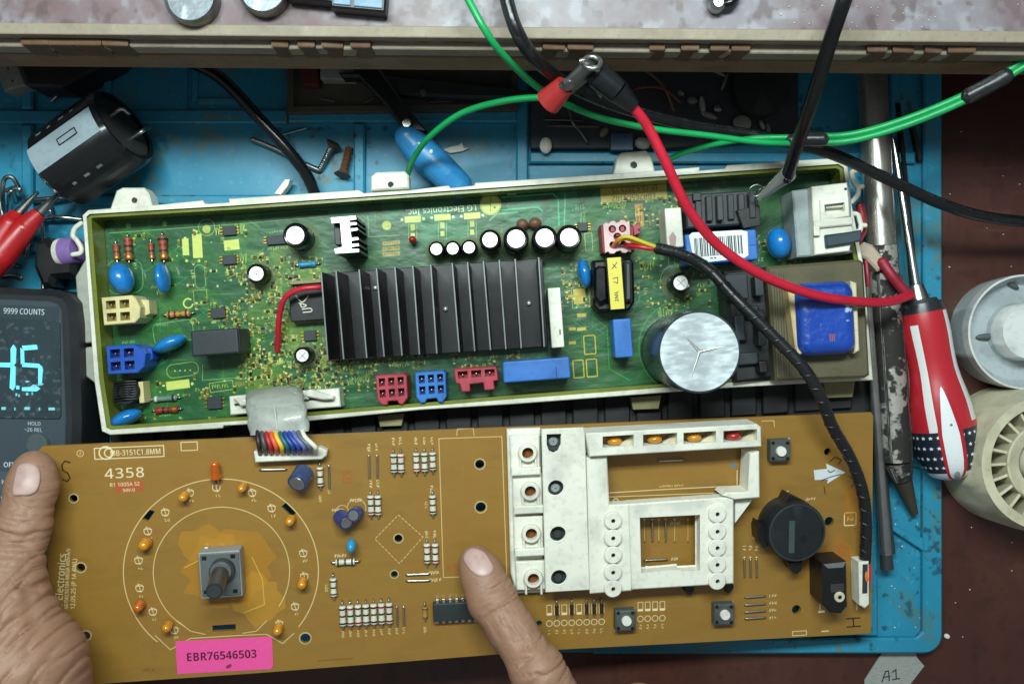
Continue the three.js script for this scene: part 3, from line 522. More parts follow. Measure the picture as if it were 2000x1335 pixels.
  field(440, 500, 630, 560, 90); field(470, 560, 560, 760, 190); field(560, 650, 655, 762, 120); field(420, 596, 470, 640, 30); field(500, 700, 740, 764, 90); field(1095, 520, 1160, 600, 40); field(1240, 500, 1420, 600, 70); field(380, 590, 470, 660, 24); field(1180, 385, 1330, 440, 40); field(620, 690, 1060, 720, 60); field(220, 730, 480, 820, 40); field(1450, 470, 1560, 520, 20); field(240, 450, 480, 620, 40);
});
const pcbMat = new THREE.MeshPhysicalMaterial({ map: pcbTex, roughness: 0.42, clearcoat: 0.45, clearcoatRoughness: 0.1, bumpMap: dataTex(512, 256, (u, v) => fbm(u, v, 12, 3, 111), false, [4, 2.3]), bumpScale: 0.00025 });
add(module, 'printed_board', pcbMat, planarUV(extrude(shapeOf(pcbPts), P0 - 0.0016, P0, 0), pcbB));
{
  const body = [], dark = [];
  smdSpots.forEach(([a, b, v], i) => (i % 3 ? body : dark).push(gBox(mf, a, b, v ? 4 : 7.5, v ? 7.5 : 4, P0, P0 + 0.0007, { bev: 0.0001 })));
  const o1 = add(module, 'tiny_chips', M(0x6d6a2e, 0.45), join(body)), o2 = add(module, 'tiny_chips', M(0x1d211c, 0.45), join(dark));
  o1.userData.kind = o2.userData.kind = 'stuff';
}
// surface chips with their own outline
for (const [x, y, w, d] of [[447, 450, 26, 18], [447, 507, 26, 18], [545, 468, 50, 17], [425, 611, 28, 20], [418, 786, 28, 24], [1138, 443, 20, 16], [605, 655, 24, 20], [580, 470, 20, 20]]) {
  const c = add(module, 'surface_chip', mat.slate, gBox(mf, x, y, w, d, P0, up(1.6), { bev: 0.0002 }));
  for (const s of [-1, 1]) for (let k = 0; k < 3; k++) add(c, 'pin', mat.gold, gBox(mf, x + s * (w / 2 + 3), y - d / 3 + k * d / 3 - s * 0.8, 6, 2.5, P0, up(0.6), { bev: 0.0001 }));
}
// meniscus of clear resin round a part
const resinMat = new THREE.MeshPhysicalMaterial({ color: 0xc9d8b4, roughness: 0.06, transmission: 0.8, thickness: 0, ior: 1.45 });
function meniscus(fr, px, py, r) { const s = fr.scale(px, py, P0), c = fr.at(px, py, P0), R = r * s; const g = new THREE.LatheGeometry([[R + 0.0016, 0.00005], [R + 0.0007, 0.0004], [R + 0.0001, 0.0014]].map((q) => new THREE.Vector2(...q)), 28); g.translate(c.x, P0, c.z); return g; }
// can capacitors: px, py of the top, radius, height in mm
function canCap(fr, base, parent, x, y, r, h, sleeve = mat.blackGloss, topFrac = 0.7) {
  const s = fr.scale(x, y, base + mm(h)), R = r * s, c = fr.at(x, y, base + mm(h)), H = mm(h), L = (p) => { const g = toCreasedNormals(new THREE.LatheGeometry(p.map(([a, b]) => new THREE.Vector2(Math.max(1e-6, a), b)), 30), 0.5); g.translate(c.x, base, c.z); return g; };
  const cap = add(parent, 'capacitor', sleeve, L([[0, 0], [R, 0], [R, H - R * 0.22], [R * 0.96, H - R * 0.08], [R * 0.86, H], [R * topFrac + 0.0001, H - 0.0002], [R * topFrac, H - 0.0004]]));
  add(cap, 'can_top', mat.aluBright, L([[0, H - 0.0002], [R * topFrac, H - 0.0002], [R * topFrac, H - 0.0006]]));
  for (const a of [0, 90]) { const q = new THREE.BoxGeometry(R * topFrac * 1.5, 0.00016, 0.00022); q.rotateY((a + 40) * Math.PI / 180); q.translate(c.x, base + H - 0.00014, c.z); add(cap, 'score_line', mat.steelDull, q); }
  return cap;
}
for (const [x, y, r, h] of [[576, 459, 25, 14], [500, 534, 20, 9], [590, 694, 17, 9], [852, 486, 16, 9], [884, 485, 16, 9], [916, 483, 16, 9], [957, 468, 21, 14], [1008, 466, 25, 16], [1064, 464, 25, 16], [1112, 463, 25, 16], [1330, 552, 20, 11]]) {
  const c = canCap(mf, P0, module, x, y, r, h);
  const p = mf.at(x, y, up(h)), b = mf.o; // foot of the can
  const g = new THREE.LatheGeometry([[r * 0.0002 + 0.0018, 0.00006], [r * 0.0002 + 0.0008, 0.0005], [r * 0.000196, 0.0017]].map((q) => new THREE.Vector2(...q)), 28); g.translate(p.x, P0, p.z);
  add(c, 'resin_foot', resinMat, g);
}
{
  // the big can
  const h = 44, x = 1367, y = 687, r = 82, s = mf.scale(x, y, up(h)), R = r * s, c = mf.at(x, y, up(h)), L = (p) => { const g = toCreasedNormals(new THREE.LatheGeometry(p.map(([a, b]) => new THREE.Vector2(Math.max(1e-6, a), b)), 56), 0.5); g.translate(c.x, P0, c.z); return g; };
  const H = mm(h), cap = add(module, 'large_capacitor', M(0x343f48, 0.28), L([[0, 0], [R * 0.99, 0], [R * 0.99, 0.003], [R * 0.95, 0.004], [R * 0.99, 0.006], [R, H - 0.002], [R * 0.985, H - 0.0004], [R * 0.95, H], [R * 0.93, H - 0.0006]]));
  const scuff = dataTex(512, 512, (u, v) => { const a = fbm(u, v, 5, 5, 131), b = fbm(u * 0.3 + v * 0.1, v, 60, 3, 133), k = 0.74 + 0.26 * sstep(0.3, 0.7, 0.6 * a + 0.4 * b); return [226 * k, 238 * k, 242 * k]; });
  const tg = L([[0, H - 0.0003], [R * 0.4, H - 0.0003], [R * 0.94, H - 0.0004], [R * 0.94, H - 0.002]]);
  add(cap, 'can_top', new THREE.MeshStandardMaterial({ map: scuff, roughness: 0.42, roughnessMap: texRough, metalness: 0.25, bumpMap: texBump, bumpScale: 0.0001 }), boxUV(tg, 0.04));
  for (const a of [-8, 112, 232]) { const q = gBar(c.clone().setY(P0 + H - 0.0007), c.clone().add(V3(R * 0.62 * Math.cos(a * Math.PI / 180), 0, R * 0.62 * Math.sin(a * Math.PI / 180))).setY(P0 + H - 0.0007), 0.0007, 0.0004, 8); add(cap, 'vent_score', mat.alu, q); }
}
// disc capacitors and other blue parts
for (const [x, y, a, b, hc, hv, r] of [[237, 543, 22, 31, 6.5, 5.5, -14], [317, 543, 12.5, 30, 6.5, 5.5, -4], [331, 671, 34, 14, 6.5, 5.5, -19], [246, 816, 31, 15, 6.5, 5.5, -20], [1141, 534, 13, 29, 6, 5, -6], [1521, 475, 22, 32, 8, 6, -8]]) {
  const g = gEll(mf, x, y, a, b, up(hc), mm(hv), r), c = add(module, 'disc_capacitor', mat.blueCap, g);
  const q = r * Math.PI / 180, lx = a > b ? Math.cos(q) * a : Math.sin(-q) * b, ly = a > b ? Math.sin(q) * a : Math.cos(q) * b;
  for (const s of [-0.85, 0.85]) add(c, 'lead', mat.tin, gTube(mf, [[x + lx * s * 0.9, y + ly * s * 0.9, up(hc - 1)], [x + lx * s * 0.9 + 6, y + ly * s * 0.9 - 2, up(3)], [x + lx * s * 0.9 + 8, y + ly * s * 0.9, P0]], 0.0004, { rad: 6 }));
}
// axial resistors: vertical = along the short side of the board
function axial(fr, base, parent, name, x, y, len, wid, vert, m, bands, lead = mat.tin, hgt = wid * 0.1) {
  const h = base + mm(hgt), s = fr.scale(x, y, h), r = wid * s / 2, n = fr.at(x, y, h), d = vert ? V3(0, 0, 1) : V3(1, 0, 0), l = len * s;
  const prof = [[0, -0.5], [0.75, -0.5], [1, -0.46], [1, -0.3], [0.84, -0.24], [0.84, 0.24], [1, 0.3], [1, 0.46], [0.75, 0.5], [0, 0.5]].map(([a, b]) => new THREE.Vector2(Math.max(1e-6, a * r), b * l));
  const g = new THREE.LatheGeometry(prof, 14); if (vert) g.rotateX(Math.PI / 2); else g.rotateZ(-Math.PI / 2);
  const c = V3(n.x, Math.max(h, base + r * 1.02), n.z); g.translate(c.x, c.y, c.z);
  const o = add(parent, name, m, g);
  bands.forEach((bm, i) => { const k = -0.36 + i * 0.72 / Math.max(1, bands.length - 1), R = Math.abs(k) > 0.27 ? r * 1.02 : r * 0.87; const q = new THREE.CylinderGeometry(R, R, l * 0.09, 14); if (vert) q.rotateX(Math.PI / 2); else q.rotateZ(-Math.PI / 2); q.translate(c.x + d.x * k * l, c.y, c.z + d.z * k * l); add(o, 'band', bm, q); });
  for (const e of [-1, 1]) { const a = c.clone().addScaledVector(d, e * l * 0.5), b = c.clone().addScaledVector(d, e * (l * 0.5 + 0.0012)), f = b.clone().addScaledVector(d, e * 0.0006).setY(base); add(o, 'lead', lead, tubeOf([a, b, f], 0.00032, 8, 6, false)); }
  return o;
}
const K = mat.blackSoft, BR = M(0x5c2a1a, 0.5), RD = mat.redDeep, GD = mat.gold;
axial(mf, P0, module, 'resistor', 227, 492, 30, 13, true, mat.brownRes, [RD, BR, GD]);
axial(mf, P0, module, 'resistor', 250, 486, 44, 17, true, mat.brownRes, [RD, K, BR, GD]);
axial(mf, P0, module, 'resistor', 295, 490, 32, 11, true, mat.brownRes, [RD, K, GD]);
axial(mf, P0, module, 'resistor', 318, 484, 46, 17, true, mat.brownRes, [K, RD, BR, GD]);
axial(mf, P0, module, 'resistor', 348, 613, 46, 14, false, mat.tanRes, [BR, RD, GD, BR]);
axial(mf, P0, module, 'resistor', 325, 800, 44, 13, false, M(0x9a3324, 0.45), [RD, K, BR, GD]);
axial(mf, P0, module, 'glass_diode', 322, 778, 46, 12, false, M(0x6f8f86, 0.2), [mat.lint, K]);
axial(mf, P0, module, 'resistor', 600, 516, 34, 12, false, mat.cyanCap, [mat.blueBox]);
for (const [x, y, w, r] of [[1020, 432, 18, 0], [1045, 430, 20, 0]]) add(module, 'mica_part', M(0x7a5546, 0.5), gEll(mf, x, y + 6, w / 2 + 3, 11, up(3), mm(3), r));
// plugs with open cells: outline in pixels, cells as holes
function plug(name, m, inner, outline, cells, h, extra = []) {
  const o = add(module, name, m, gPoly(mf, outline, P0, up(h), { holes: cells, bev: 0.0003 }));
  const xs = outline.map((q) => q[0]), ys = outline.map((q) => q[1]);
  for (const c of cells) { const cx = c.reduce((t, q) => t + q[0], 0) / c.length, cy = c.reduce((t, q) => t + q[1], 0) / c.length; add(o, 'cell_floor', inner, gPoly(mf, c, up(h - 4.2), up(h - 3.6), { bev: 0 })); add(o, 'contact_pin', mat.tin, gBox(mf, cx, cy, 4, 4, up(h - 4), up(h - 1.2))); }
  for (const [n, mt, g] of extra) add(o, n, mt, g);
  return o;
}
const cellsOf = (x0, y0, x1, y1, nx, ny, gap, skew = 0.073) => { const out = []; for (let j = 0; j < ny; j++) for (let i = 0; i < nx; i++) { const w = (x1 - x0) / nx, d = (y1 - y0) / ny, a = x0 + i * w + gap / 2, b = y0 + j * d + gap / 2, e = a + w - gap, f = b + d - gap, k = (X) => -(X - x0) * skew, l = (Y) => (Y - y0) * 0.06; out.push([[a + l(b), b + k(a)], [e + l(b), b + k(e)], [e + l(f), f + k(e)], [a + l(f), f + k(a)]]); } return out; };
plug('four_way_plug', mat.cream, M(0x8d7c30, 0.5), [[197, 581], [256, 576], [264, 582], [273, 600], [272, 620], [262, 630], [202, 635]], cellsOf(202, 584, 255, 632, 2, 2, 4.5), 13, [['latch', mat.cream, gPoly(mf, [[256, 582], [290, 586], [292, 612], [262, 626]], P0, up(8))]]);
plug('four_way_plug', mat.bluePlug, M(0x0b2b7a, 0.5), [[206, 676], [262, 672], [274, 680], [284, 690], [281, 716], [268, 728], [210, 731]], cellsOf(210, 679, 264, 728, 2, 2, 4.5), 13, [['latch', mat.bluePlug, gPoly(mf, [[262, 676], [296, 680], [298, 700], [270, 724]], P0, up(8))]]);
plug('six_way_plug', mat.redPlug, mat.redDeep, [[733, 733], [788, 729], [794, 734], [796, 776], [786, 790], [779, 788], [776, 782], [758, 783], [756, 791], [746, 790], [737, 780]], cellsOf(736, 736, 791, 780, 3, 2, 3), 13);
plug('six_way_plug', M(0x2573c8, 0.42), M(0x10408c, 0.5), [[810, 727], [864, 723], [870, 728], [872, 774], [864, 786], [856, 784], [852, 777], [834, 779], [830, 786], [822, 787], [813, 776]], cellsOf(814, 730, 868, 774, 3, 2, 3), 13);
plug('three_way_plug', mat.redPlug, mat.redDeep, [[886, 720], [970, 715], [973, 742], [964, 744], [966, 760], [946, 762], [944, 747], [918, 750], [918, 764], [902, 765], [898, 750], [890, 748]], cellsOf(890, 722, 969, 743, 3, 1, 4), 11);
// boxy parts
add(module, 'film_capacitor', mat.blueBox, gBox(mf, 1048, 722, 132, 42, P0, up(14), { bev: 0.0007, seg: 2 }), [['seam', M(0x1d4f96, 0.5), gBox(mf, 1087, 727, 2, 22, up(13), up(14.15))]]);
add(module, 'ceramic_resistor', mat.white, gBox(mf, 1086, 620, 25, 117, P0, up(17), { bev: 0.0004 }), [['chip_mark', M(0x77756c, 0.7), gBox(mf, 1094, 648, 4, 12, up(16), up(17.1))]]);
add(module, 'film_capacitor', mat.blueBox, gBox(mf, 1217, 660, 36, 76, P0, up(13), { bev: 0.0006, seg: 2 }));
add(module, 'relay', mat.slate, gBox(mf, 419, 668, 93, 50, P0, up(16), { bev: 0.0008, seg: 2 }), [['lid_seam', mat.black, gBox(mf, 467, 664, 3, 48, up(15), up(16.1))]]);
add(module, 'choke_coil', mat.blackSoft, gCyl(mf, 243, 766, 25, P0, up(10), { bev: 0.001 }), [['core', mat.black, gCyl(mf, 243, 766, 12, up(9.8), up(10.8))], ['base_plate', mat.cream, gBox(mf, 275, 766, 10, 42, P0, up(7))]]);
for (let k = 0; k < 8; k++) add(module.children[module.children.length - 1], 'winding', mat.black, gTube(mf, [[222, 748 + k * 5, up(9.6)], [243, 745 + k * 5, up(10.6)], [264, 744 + k * 5, up(9.6)]], 0.0005, { rad: 5 }));
add(module, 'power_chip', mat.black, gBox(mf, 602, 596, 74, 60, P0, up(6), { bev: 0.0004 }), [['chalk_mark', mat.lint, gTube(mf, [[578, 578, up(6.1)], [590, 590, up(6.1)], [602, 578, up(6.1)]], 0.00028, { rad: 5 })], ['chalk_mark', mat.lint, gTube(mf, [[584, 592, up(6.1)], [598, 596, up(6.1)], [590, 600, up(6.1)], [586, 594, up(6.1)]], 0.00028, { rad: 5 })], ['chalk_mark', mat.lint, gTube(mf, [[590, 604, up(6.1)], [606, 602, up(6.1)], [608, 608, up(6.1)], [592, 610, up(6.1)]], 0.00028, { rad: 5 })], ['edge_strip', mat.tan, gBox(mf, 598, 550, 66, 7, P0, up(3))], ['edge_strip', mat.tan, gBox(mf, 606, 626, 56, 6, P0, up(3))]]);
add(module, 'jumper_wire', mat.redWire, gTube(mf, [[640, 561, up(11)], [612, 561, up(13)], [580, 566, up(13)], [556, 582, up(12)], [546, 612, up(9)], [543, 650, up(5)], [541, 684, up(0.5)]], 0.0011));
add(module, 'status_light', mat.ledRed, gEll(mf, 806, 468, 8, 8, up(4), mm(3)));
// small finned heat sink standing on end
{
  const pts = [[646, 425], [694, 421], [696, 428], [682, 430], [682, 434], [696, 434], [697, 438], [683, 440], [683, 446], [698, 445], [699, 449], [684, 452], [686, 464], [699, 463], [700, 468], [686, 470], [686, 476], [700, 475], [701, 480], [686, 482], [686, 486], [701, 486], [701, 492], [655, 495], [652, 486], [668, 482], [664, 434], [648, 436]];
  const o = add(module, 'finned_heat_sink', mat.blackAno, gPoly(mf, pts, P0, up(22), { bev: 0.0002 }));
  add(o, 'bare_end', mat.aluBright, gPoly(mf, pts, up(22) - 0.0001, up(22.3), { bev: 0 }));
  add(o, 'transistor', mat.slate, gBox(mf, 659, 458, 12, 40, P0, up(18)));
}
// large heat sink: base plate and thirteen fins
{
  const base = gPoly(mf, [[620, 534], [1060, 504], [1072, 676], [634, 705]].map(([x, y]) => [1000 + (x - 1000) * 0.985, y]), up(2), up(6));
  const sinkMat = new THREE.MeshStandardMaterial({ color: 0x17181a, map: texGrime, roughness: 0.5, roughnessMap: texRough, metalness: 0, bumpMap: texBump, bumpScale: 0.00002 });
  const hs = add(module, 'heat_sink', sinkMat, base);
  const worn = M(0x6f7478, 0.45, { metalness: 0.5 });
  const fins = [[627, 640], [656, 671], [701, 716], [735, 750], [771, 785], [806, 819], [841, 853], [883, 897], [913, 927], [944, 958], [975, 988], [1006, 1018], [1052, 1063]];
  for (const [xt, xb] of fins) {
    const yt = 531 - (xt - 627) * 0.0675, yb = 703 - (xb - 640) * 0.062;
    const w = 1.9; add(hs, 'fin', sinkMat, gPoly(mf, [[xt - w, yt], [xt + w, yt - 0.2], [xb + w, yb], [xb - w, yb + 0.2]], up(5.8), up(29), { bev: 0.00035 }));
    add(hs, 'fin_edge', worn, gPoly(mf, [[xt - 1.3, yt], [xt + 1.3, yt], [xb + 1.3, yb], [xb - 1.3, yb]], up(28.9), up(29.15), { bev: 0 }));
  }
  for (const [x, y] of [[733, 562], [870, 603], [1033, 592]]) add(hs, 'screw_head', mat.aluBright, gEll(mf, x, y, 5, 5, up(6.6), mm(0.9)));
}
// flyback transformer with yellow tape
{
  const o = add(module, 'transformer', mat.black, gPoly(mf, [[1158, 508], [1232, 503], [1238, 512], [1240, 590], [1230, 606], [1168, 608], [1158, 596]], P0, up(11), { bev: 0.001 }));
  add(o, 'bobbin', mat.blackGloss, gPoly(mf, [[1160, 524], [1170, 518], [1186, 520], [1188, 586], [1172, 594], [1160, 580]], up(10.8), up(15), { bev: 0.001 }));
  add(o, 'bobbin', mat.greyDark, gPoly(mf, [[1220, 508], [1234, 512], [1236, 586], [1220, 590]], up(10.8), up(15), { bev: 0.001 }));
  add(o, 'core', mat.blackGloss, gBox(mf, 1203, 554, 34, 100, up(10.8), up(16)));
  const [c, x] = canvas(96, 320); x.fillStyle = '#d8cc4c'; x.fillRect(0, 0, 96, 320); x.strokeStyle = '#2a2a12'; x.lineWidth = 5; x.beginPath(); x.moveTo(26, 70); x.lineTo(50, 50); x.lineTo(66, 30); x.moveTo(36, 40); x.lineTo(60, 66); x.moveTo(28, 130); x.lineTo(64, 124); x.lineTo(60, 160); x.lineTo(34, 150); x.stroke(); x.fillStyle = '#2a2a12'; x.save(); x.translate(48, 240); x.rotate(-Math.PI / 2); x.font = 'bold 34px sans-serif'; x.fillText('2ML', -34, 10); x.restore();
  const g = gBox(mf, 1203, 553, 27, 101, up(15.9), up(16.6), { bev: 0.0001 }), bb = bounds(Array.from({ length: g.attributes.position.count }, (_, i) => ({ x: g.attributes.position.getX(i), z: g.attributes.position.getZ(i) })));
  add(o, 'yellow_tape', new THREE.MeshStandardMaterial({ map: canvasTex(c), roughness: 0.5 }), planarUV(g, bb));
}
// red and white plug that the sleeved cable enters
{
  const o = add(module, 'cable_plug', mat.redDeep, gPoly(mf, [[1172, 440], [1232, 436], [1238, 444], [1240, 490], [1176, 494]], P0, up(9), { bev: 0.0004 }));
  const teeth = [[1178, 438], [1183, 434], [1189, 436], [1194, 431], [1201, 431], [1204, 435], [1210, 433], [1212, 429], [1220, 429], [1223, 433], [1230, 431], [1233, 492], [1228, 490], [1222, 494], [1216, 493], [1212, 489], [1204, 491], [1200, 495], [1192, 495], [1188, 491], [1182, 494]];
  add(o, 'white_shell', mat.pink, gPoly(mf, teeth, up(8.8), up(12), { holes: [[1196, 447, 8.5], [1216, 446, 8.5], [1206, 462, 9], [1197, 478, 8], [1218, 477, 8]], bev: 0.0002 }));
  for (const [x, y] of [[1197, 447], [1216, 446], [1207, 455]]) add(o, 'contact', mat.redPlug, gBox(mf, x, y, 9, 12, up(8.6), up(10.6)));
  add(o, 'latch', mat.redPlug, gPoly(mf, [[1233, 440], [1250, 436], [1252, 446], [1246, 448], [1252, 454], [1234, 462]], P0, up(7)));
}
{
  const o = add(module, 'ceramic_resistor', mat.white, gBox(mf, 1317, 444, 33, 78, P0, up(15), { bev: 0.0006 }));
  add(o, 'stain', M(0xb59a98, 0.6), gPoly(mf, [[1307, 462], [1314, 452], [1321, 462], [1320, 480], [1309, 480]], up(14.9), up(15.1), { bev: 0 }));
  // black finned block and the blue relay with its barcode label
  const b = add(module, 'black_relay', mat.greyDark, gPoly(mf, [[1336, 380], [1480, 370], [1484, 436], [1342, 446]], P0, up(14), { bev: 0.0006 }));
  for (let k = 0; k < 6; k++) { const x = 1358 + k * 21; add(b, 'rib', k % 2 ? mat.slate : mat.greyDark, gPoly(mf, [[x, 384 - k * 1.4], [x + 12, 383 - k * 1.4], [x + 14, 432 - k * 1.4], [x + 2, 433 - k * 1.4]], up(13.8), up(15.6 + (k % 3)), { bev: 0.0003 })); }
  add(b, 'post', mat.black, gBox(mf, 1362, 384, 16, 16, up(13.8), up(16.4))); add(b, 'side_block', mat.black, gPoly(mf, [[1440, 410], [1484, 400], [1486, 440], [1452, 446]], up(13.8), up(17)));
  const r = add(module, 'blue_relay', mat.blueBox, gBox(mf, 1410, 482, 140, 60, P0, up(16), { bev: 0.0008, seg: 2 }));
  const [c, x] = canvas(512, 260); x.fillStyle = '#e4eaea'; x.fillRect(0, 0, 512, 260); x.fillStyle = '#1c2a2c'; seed = 99; let a = 40; while (a < 470) { const w = 3 + Math.floor(rnd() * 4) * 3; x.fillRect(a, 50, w, 160); a += w + 4 + Math.floor(rnd() * 3) * 4; }
  x.font = '22px sans-serif'; x.fillRect(170, 224, 26, 10); x.fillRect(206, 222, 16, 12);
  const g = gPoly(mf, [[1346, 460], [1352, 454], [1448, 449], [1460, 452], [1462, 498], [1455, 503], [1378, 512], [1352, 492]], up(15.9), up(16.25), { bev: 0 });
  const bb = bounds(Array.from({ length: g.attributes.position.count }, (_, i) => ({ x: g.attributes.position.getX(i), z: g.attributes.position.getZ(i) })));
  add(r, 'barcode_label', new THREE.MeshStandardMaterial({ map: canvasTex(c), roughness: 0.55 }), planarUV(g, bb));
  add(r, 'case_seam', M(0x1f55a0, 0.5), gBox(mf, 1474, 478, 22, 2, up(15), up(16.1)));
}
// mains socket: grey body, white upper deck
{
  const o = add(module, 'mains_socket', M(0x98a6aa, 0.4), gPoly(mf, [[1548, 372], [1650, 358], [1662, 362], [1666, 492], [1652, 496], [1558, 502]], P0, up(15), { bev: 0.0006 }));
  add(o, 'upper_deck', mat.white, gPoly(mf, [[1586, 364], [1656, 356], [1660, 420], [1664, 436], [1668, 452], [1660, 490], [1592, 498]], up(14.9), up(20), { holes: [[1652, 369, 5], [[1609, 400], [1651, 394], [1653, 414], [1610, 420]], [[1608, 457], [1656, 451], [1653, 480], [1611, 485]]], bev: 0.0004 }));
  add(o, 'slot_floor', mat.white, gPoly(mf, [[1606, 398], [1658, 391], [1660, 416], [1608, 424]], up(15), up(16.5))); add(o, 'slot_bar', mat.white, gBox(mf, 1634, 402, 42, 6, up(16.4), up(19)));
  add(o, 'inserted_plug', M(0x32434d, 0.5), gPoly(mf, [[1613, 460], [1660, 452], [1684, 448], [1684, 470], [1660, 476], [1615, 483]], up(15), up(22), { bev: 0.0006 }));
  add(o, 'deck_bar', mat.white, gPoly(mf, [[1590, 430], [1666, 423], [1668, 438], [1592, 446]], up(19.8), up(21.5), { bev: 0.0005 })); add(o, 'deck_post', mat.white, gBox(mf, 1596, 450, 12, 20, up(19.8), up(22)));
  add(o, 'deck_frame', mat.white, gPoly(mf, [[1602, 390], [1658, 384], [1660, 422], [1604, 430]], up(19.9), up(21.2), { holes: [[[1609, 398], [1651, 393], [1653, 414], [1610, 421]]], bev: 0.0003 }));
}
// mains transformer: dark frame, laminated core, blue winding
{
  const fr = add(module, 'choke_frame', M(0x24282c, 0.5), gPoly(mf, [[1416, 530], [1500, 520], [1512, 738], [1436, 748]], P0, up(16), { bev: 0.001 }));
  for (const [x, y, w, d, h] of [[1440, 560, 44, 50, 20], [1484, 558, 18, 40, 22], [1470, 610, 28, 26, 18], [1446, 640, 20, 50, 20], [1488, 640, 16, 70, 23], [1462, 700, 40, 24, 19], [1492, 716, 18, 24, 22]]) add(fr, 'frame_block', (x + y) % 3 ? mat.slate : mat.black, gBox(mf, x, y, w, d, up(15.5), up(h), { bev: 0.0006 }));
  const core = add(module, 'mains_transformer', mat.tanCore, gPoly(mf, [[1498, 520], [1680, 506], [1688, 512], [1700, 732], [1690, 738], [1516, 744]], P0, up(22), { bev: 0.001 }));
  for (let k = 0; k < 6; k++) add(core, 'lamination', k % 2 ? mat.tanCore : M(0x5c5844, 0.6), gPoly(mf, [[1506 + k * 5, 530 + k], [1510 + k * 5, 530 + k], [1522 + k * 5, 738 - k], [1518 + k * 5, 738 - k]], up(21.8), up(22.3), { bev: 0.0001 }));
  add(core, 'bobbin_cheek', mat.bobbin, gPoly(mf, [[1540, 568], [1562, 566], [1570, 690], [1556, 694]], up(20), up(29), { bev: 0.0005 }));
  add(core, 'bobbin_cheek', mat.ivory, gPoly(mf, [[1662, 548], [1674, 552], [1680, 684], [1670, 690]], up(20), up(28), { bev: 0.0005 }));
  const coilTex = dataTex(256, 256, (u, v) => { const a = fbm(u, v, 12, 4, 151); let c = mix([10, 52, 140], [20, 72, 170], fbm(u, v, 4, 3, 153)); c = mix(c, [190, 206, 220], 0.9 * sstep(0.7, 0.74, a)); return c; });
  const coil = new RoundedBoxGeometry(0.0215, 0.013, 0.0262, 4, 0.0045), cc = mf.at(1617, 621, up(32)); coil.rotateY(-1 * Math.PI / 180); coil.translate(cc.x, up(25.5), cc.z);
  add(core, 'winding', new THREE.MeshPhysicalMaterial({ map: coilTex, roughness: 0.35, clearcoat: 0.4, bumpMap: texBump, bumpScale: 0.0004 }), coil);
  for (let k = 0; k < 3; k++) add(core, 'tape_mark', M(0xb05a2c, 0.6), gBox(mf, 1622 + k * 4, 659, 2, 14, up(31.9), up(32.1), { bev: 0 }));
}
// long white header of the ribbon harness
{
  const o = add(module, 'wire_header', mat.white, gPoly(mf, [[447, 774], [662, 758], [665, 794], [449, 810]], P0, up(9), { holes: [[[455, 786], [655, 771], [656, 780], [456, 795]]], bev: 0.0004 }));
  add(o, 'slot_floor', mat.white, gPoly(mf, [[453, 784], [657, 769], [658, 782], [454, 797]], up(4), up(5)));
  add(o, 'plug_strip', mat.white, gPoly(mf, [[596, 764], [604, 760], [652, 774], [650, 780], [630, 781], [594, 774]], up(6), up(12), { bev: 0.0005 }));
  add(o, 'plug_strip', mat.offwhite, gPoly(mf, [[455, 778], [500, 770], [560, 764], [600, 766], [602, 780], [470, 794]], up(6), up(11.5), { bev: 0.0005 }));
}

// ---------- brown control board, held up at a slant by the hands ----------
const control = thing('control_board', 'brown control board with a white plastic bracket and a pink numbered sticker', 'circuit board');
const CT = 0.0016;
{
  const n = V3(0.1, 1, 0.095).normalize(), ex = V3(0.2985, -0.02894, -0.0096); ex.addScaledVector(n, -ex.dot(n)).normalize();
  const ez = ex.clone().cross(n).normalize();
  control.quaternion.setFromRotationMatrix(new THREE.Matrix4().makeBasis(ex, n, ez));
  control.position.set(-0.0125, 0.042 + 0.1 * 0.0125 - 0.095 * 0.0741, 0.0741).addScaledVector(n, -CT);
}
const cf = new Frame(control);
const on = (h) => CT + mm(h);
const cbPts = [[75, 880], [82, 871], [1702, 805], [1706, 812], [1702, 1232], [1696, 1237], [1090, 1268], [500, 1314], [120, 1340], [111, 1330]];
const cbHoles = [[143, 973, 8], [157, 1108, 9], [167, 1241, 9], [596, 1246, 10], [778, 1051, 8], [770, 1121, 7], [937, 906, 9], [939, 990, 10], [944, 1076, 8], [1053, 1217, 6], [1347, 1153, 8], [1423, 1148, 9], [1620, 1018, 9], [1556, 1190, 9], [1617, 882, 7], [[414, 1221], [460, 1218], [460, 1231], [415, 1233]], [[549, 989], [558, 981], [578, 1001], [570, 1009]], [[277, 1013], [292, 995], [302, 998], [288, 1018]]];
const cbLocal = cbPts.map(([x, y]) => cf.at(x, y, CT)), cbB = bounds(cbLocal);
const CS = '#d9c08a', CS2 = '#e6d6ae', CB = '#8a5a1a';
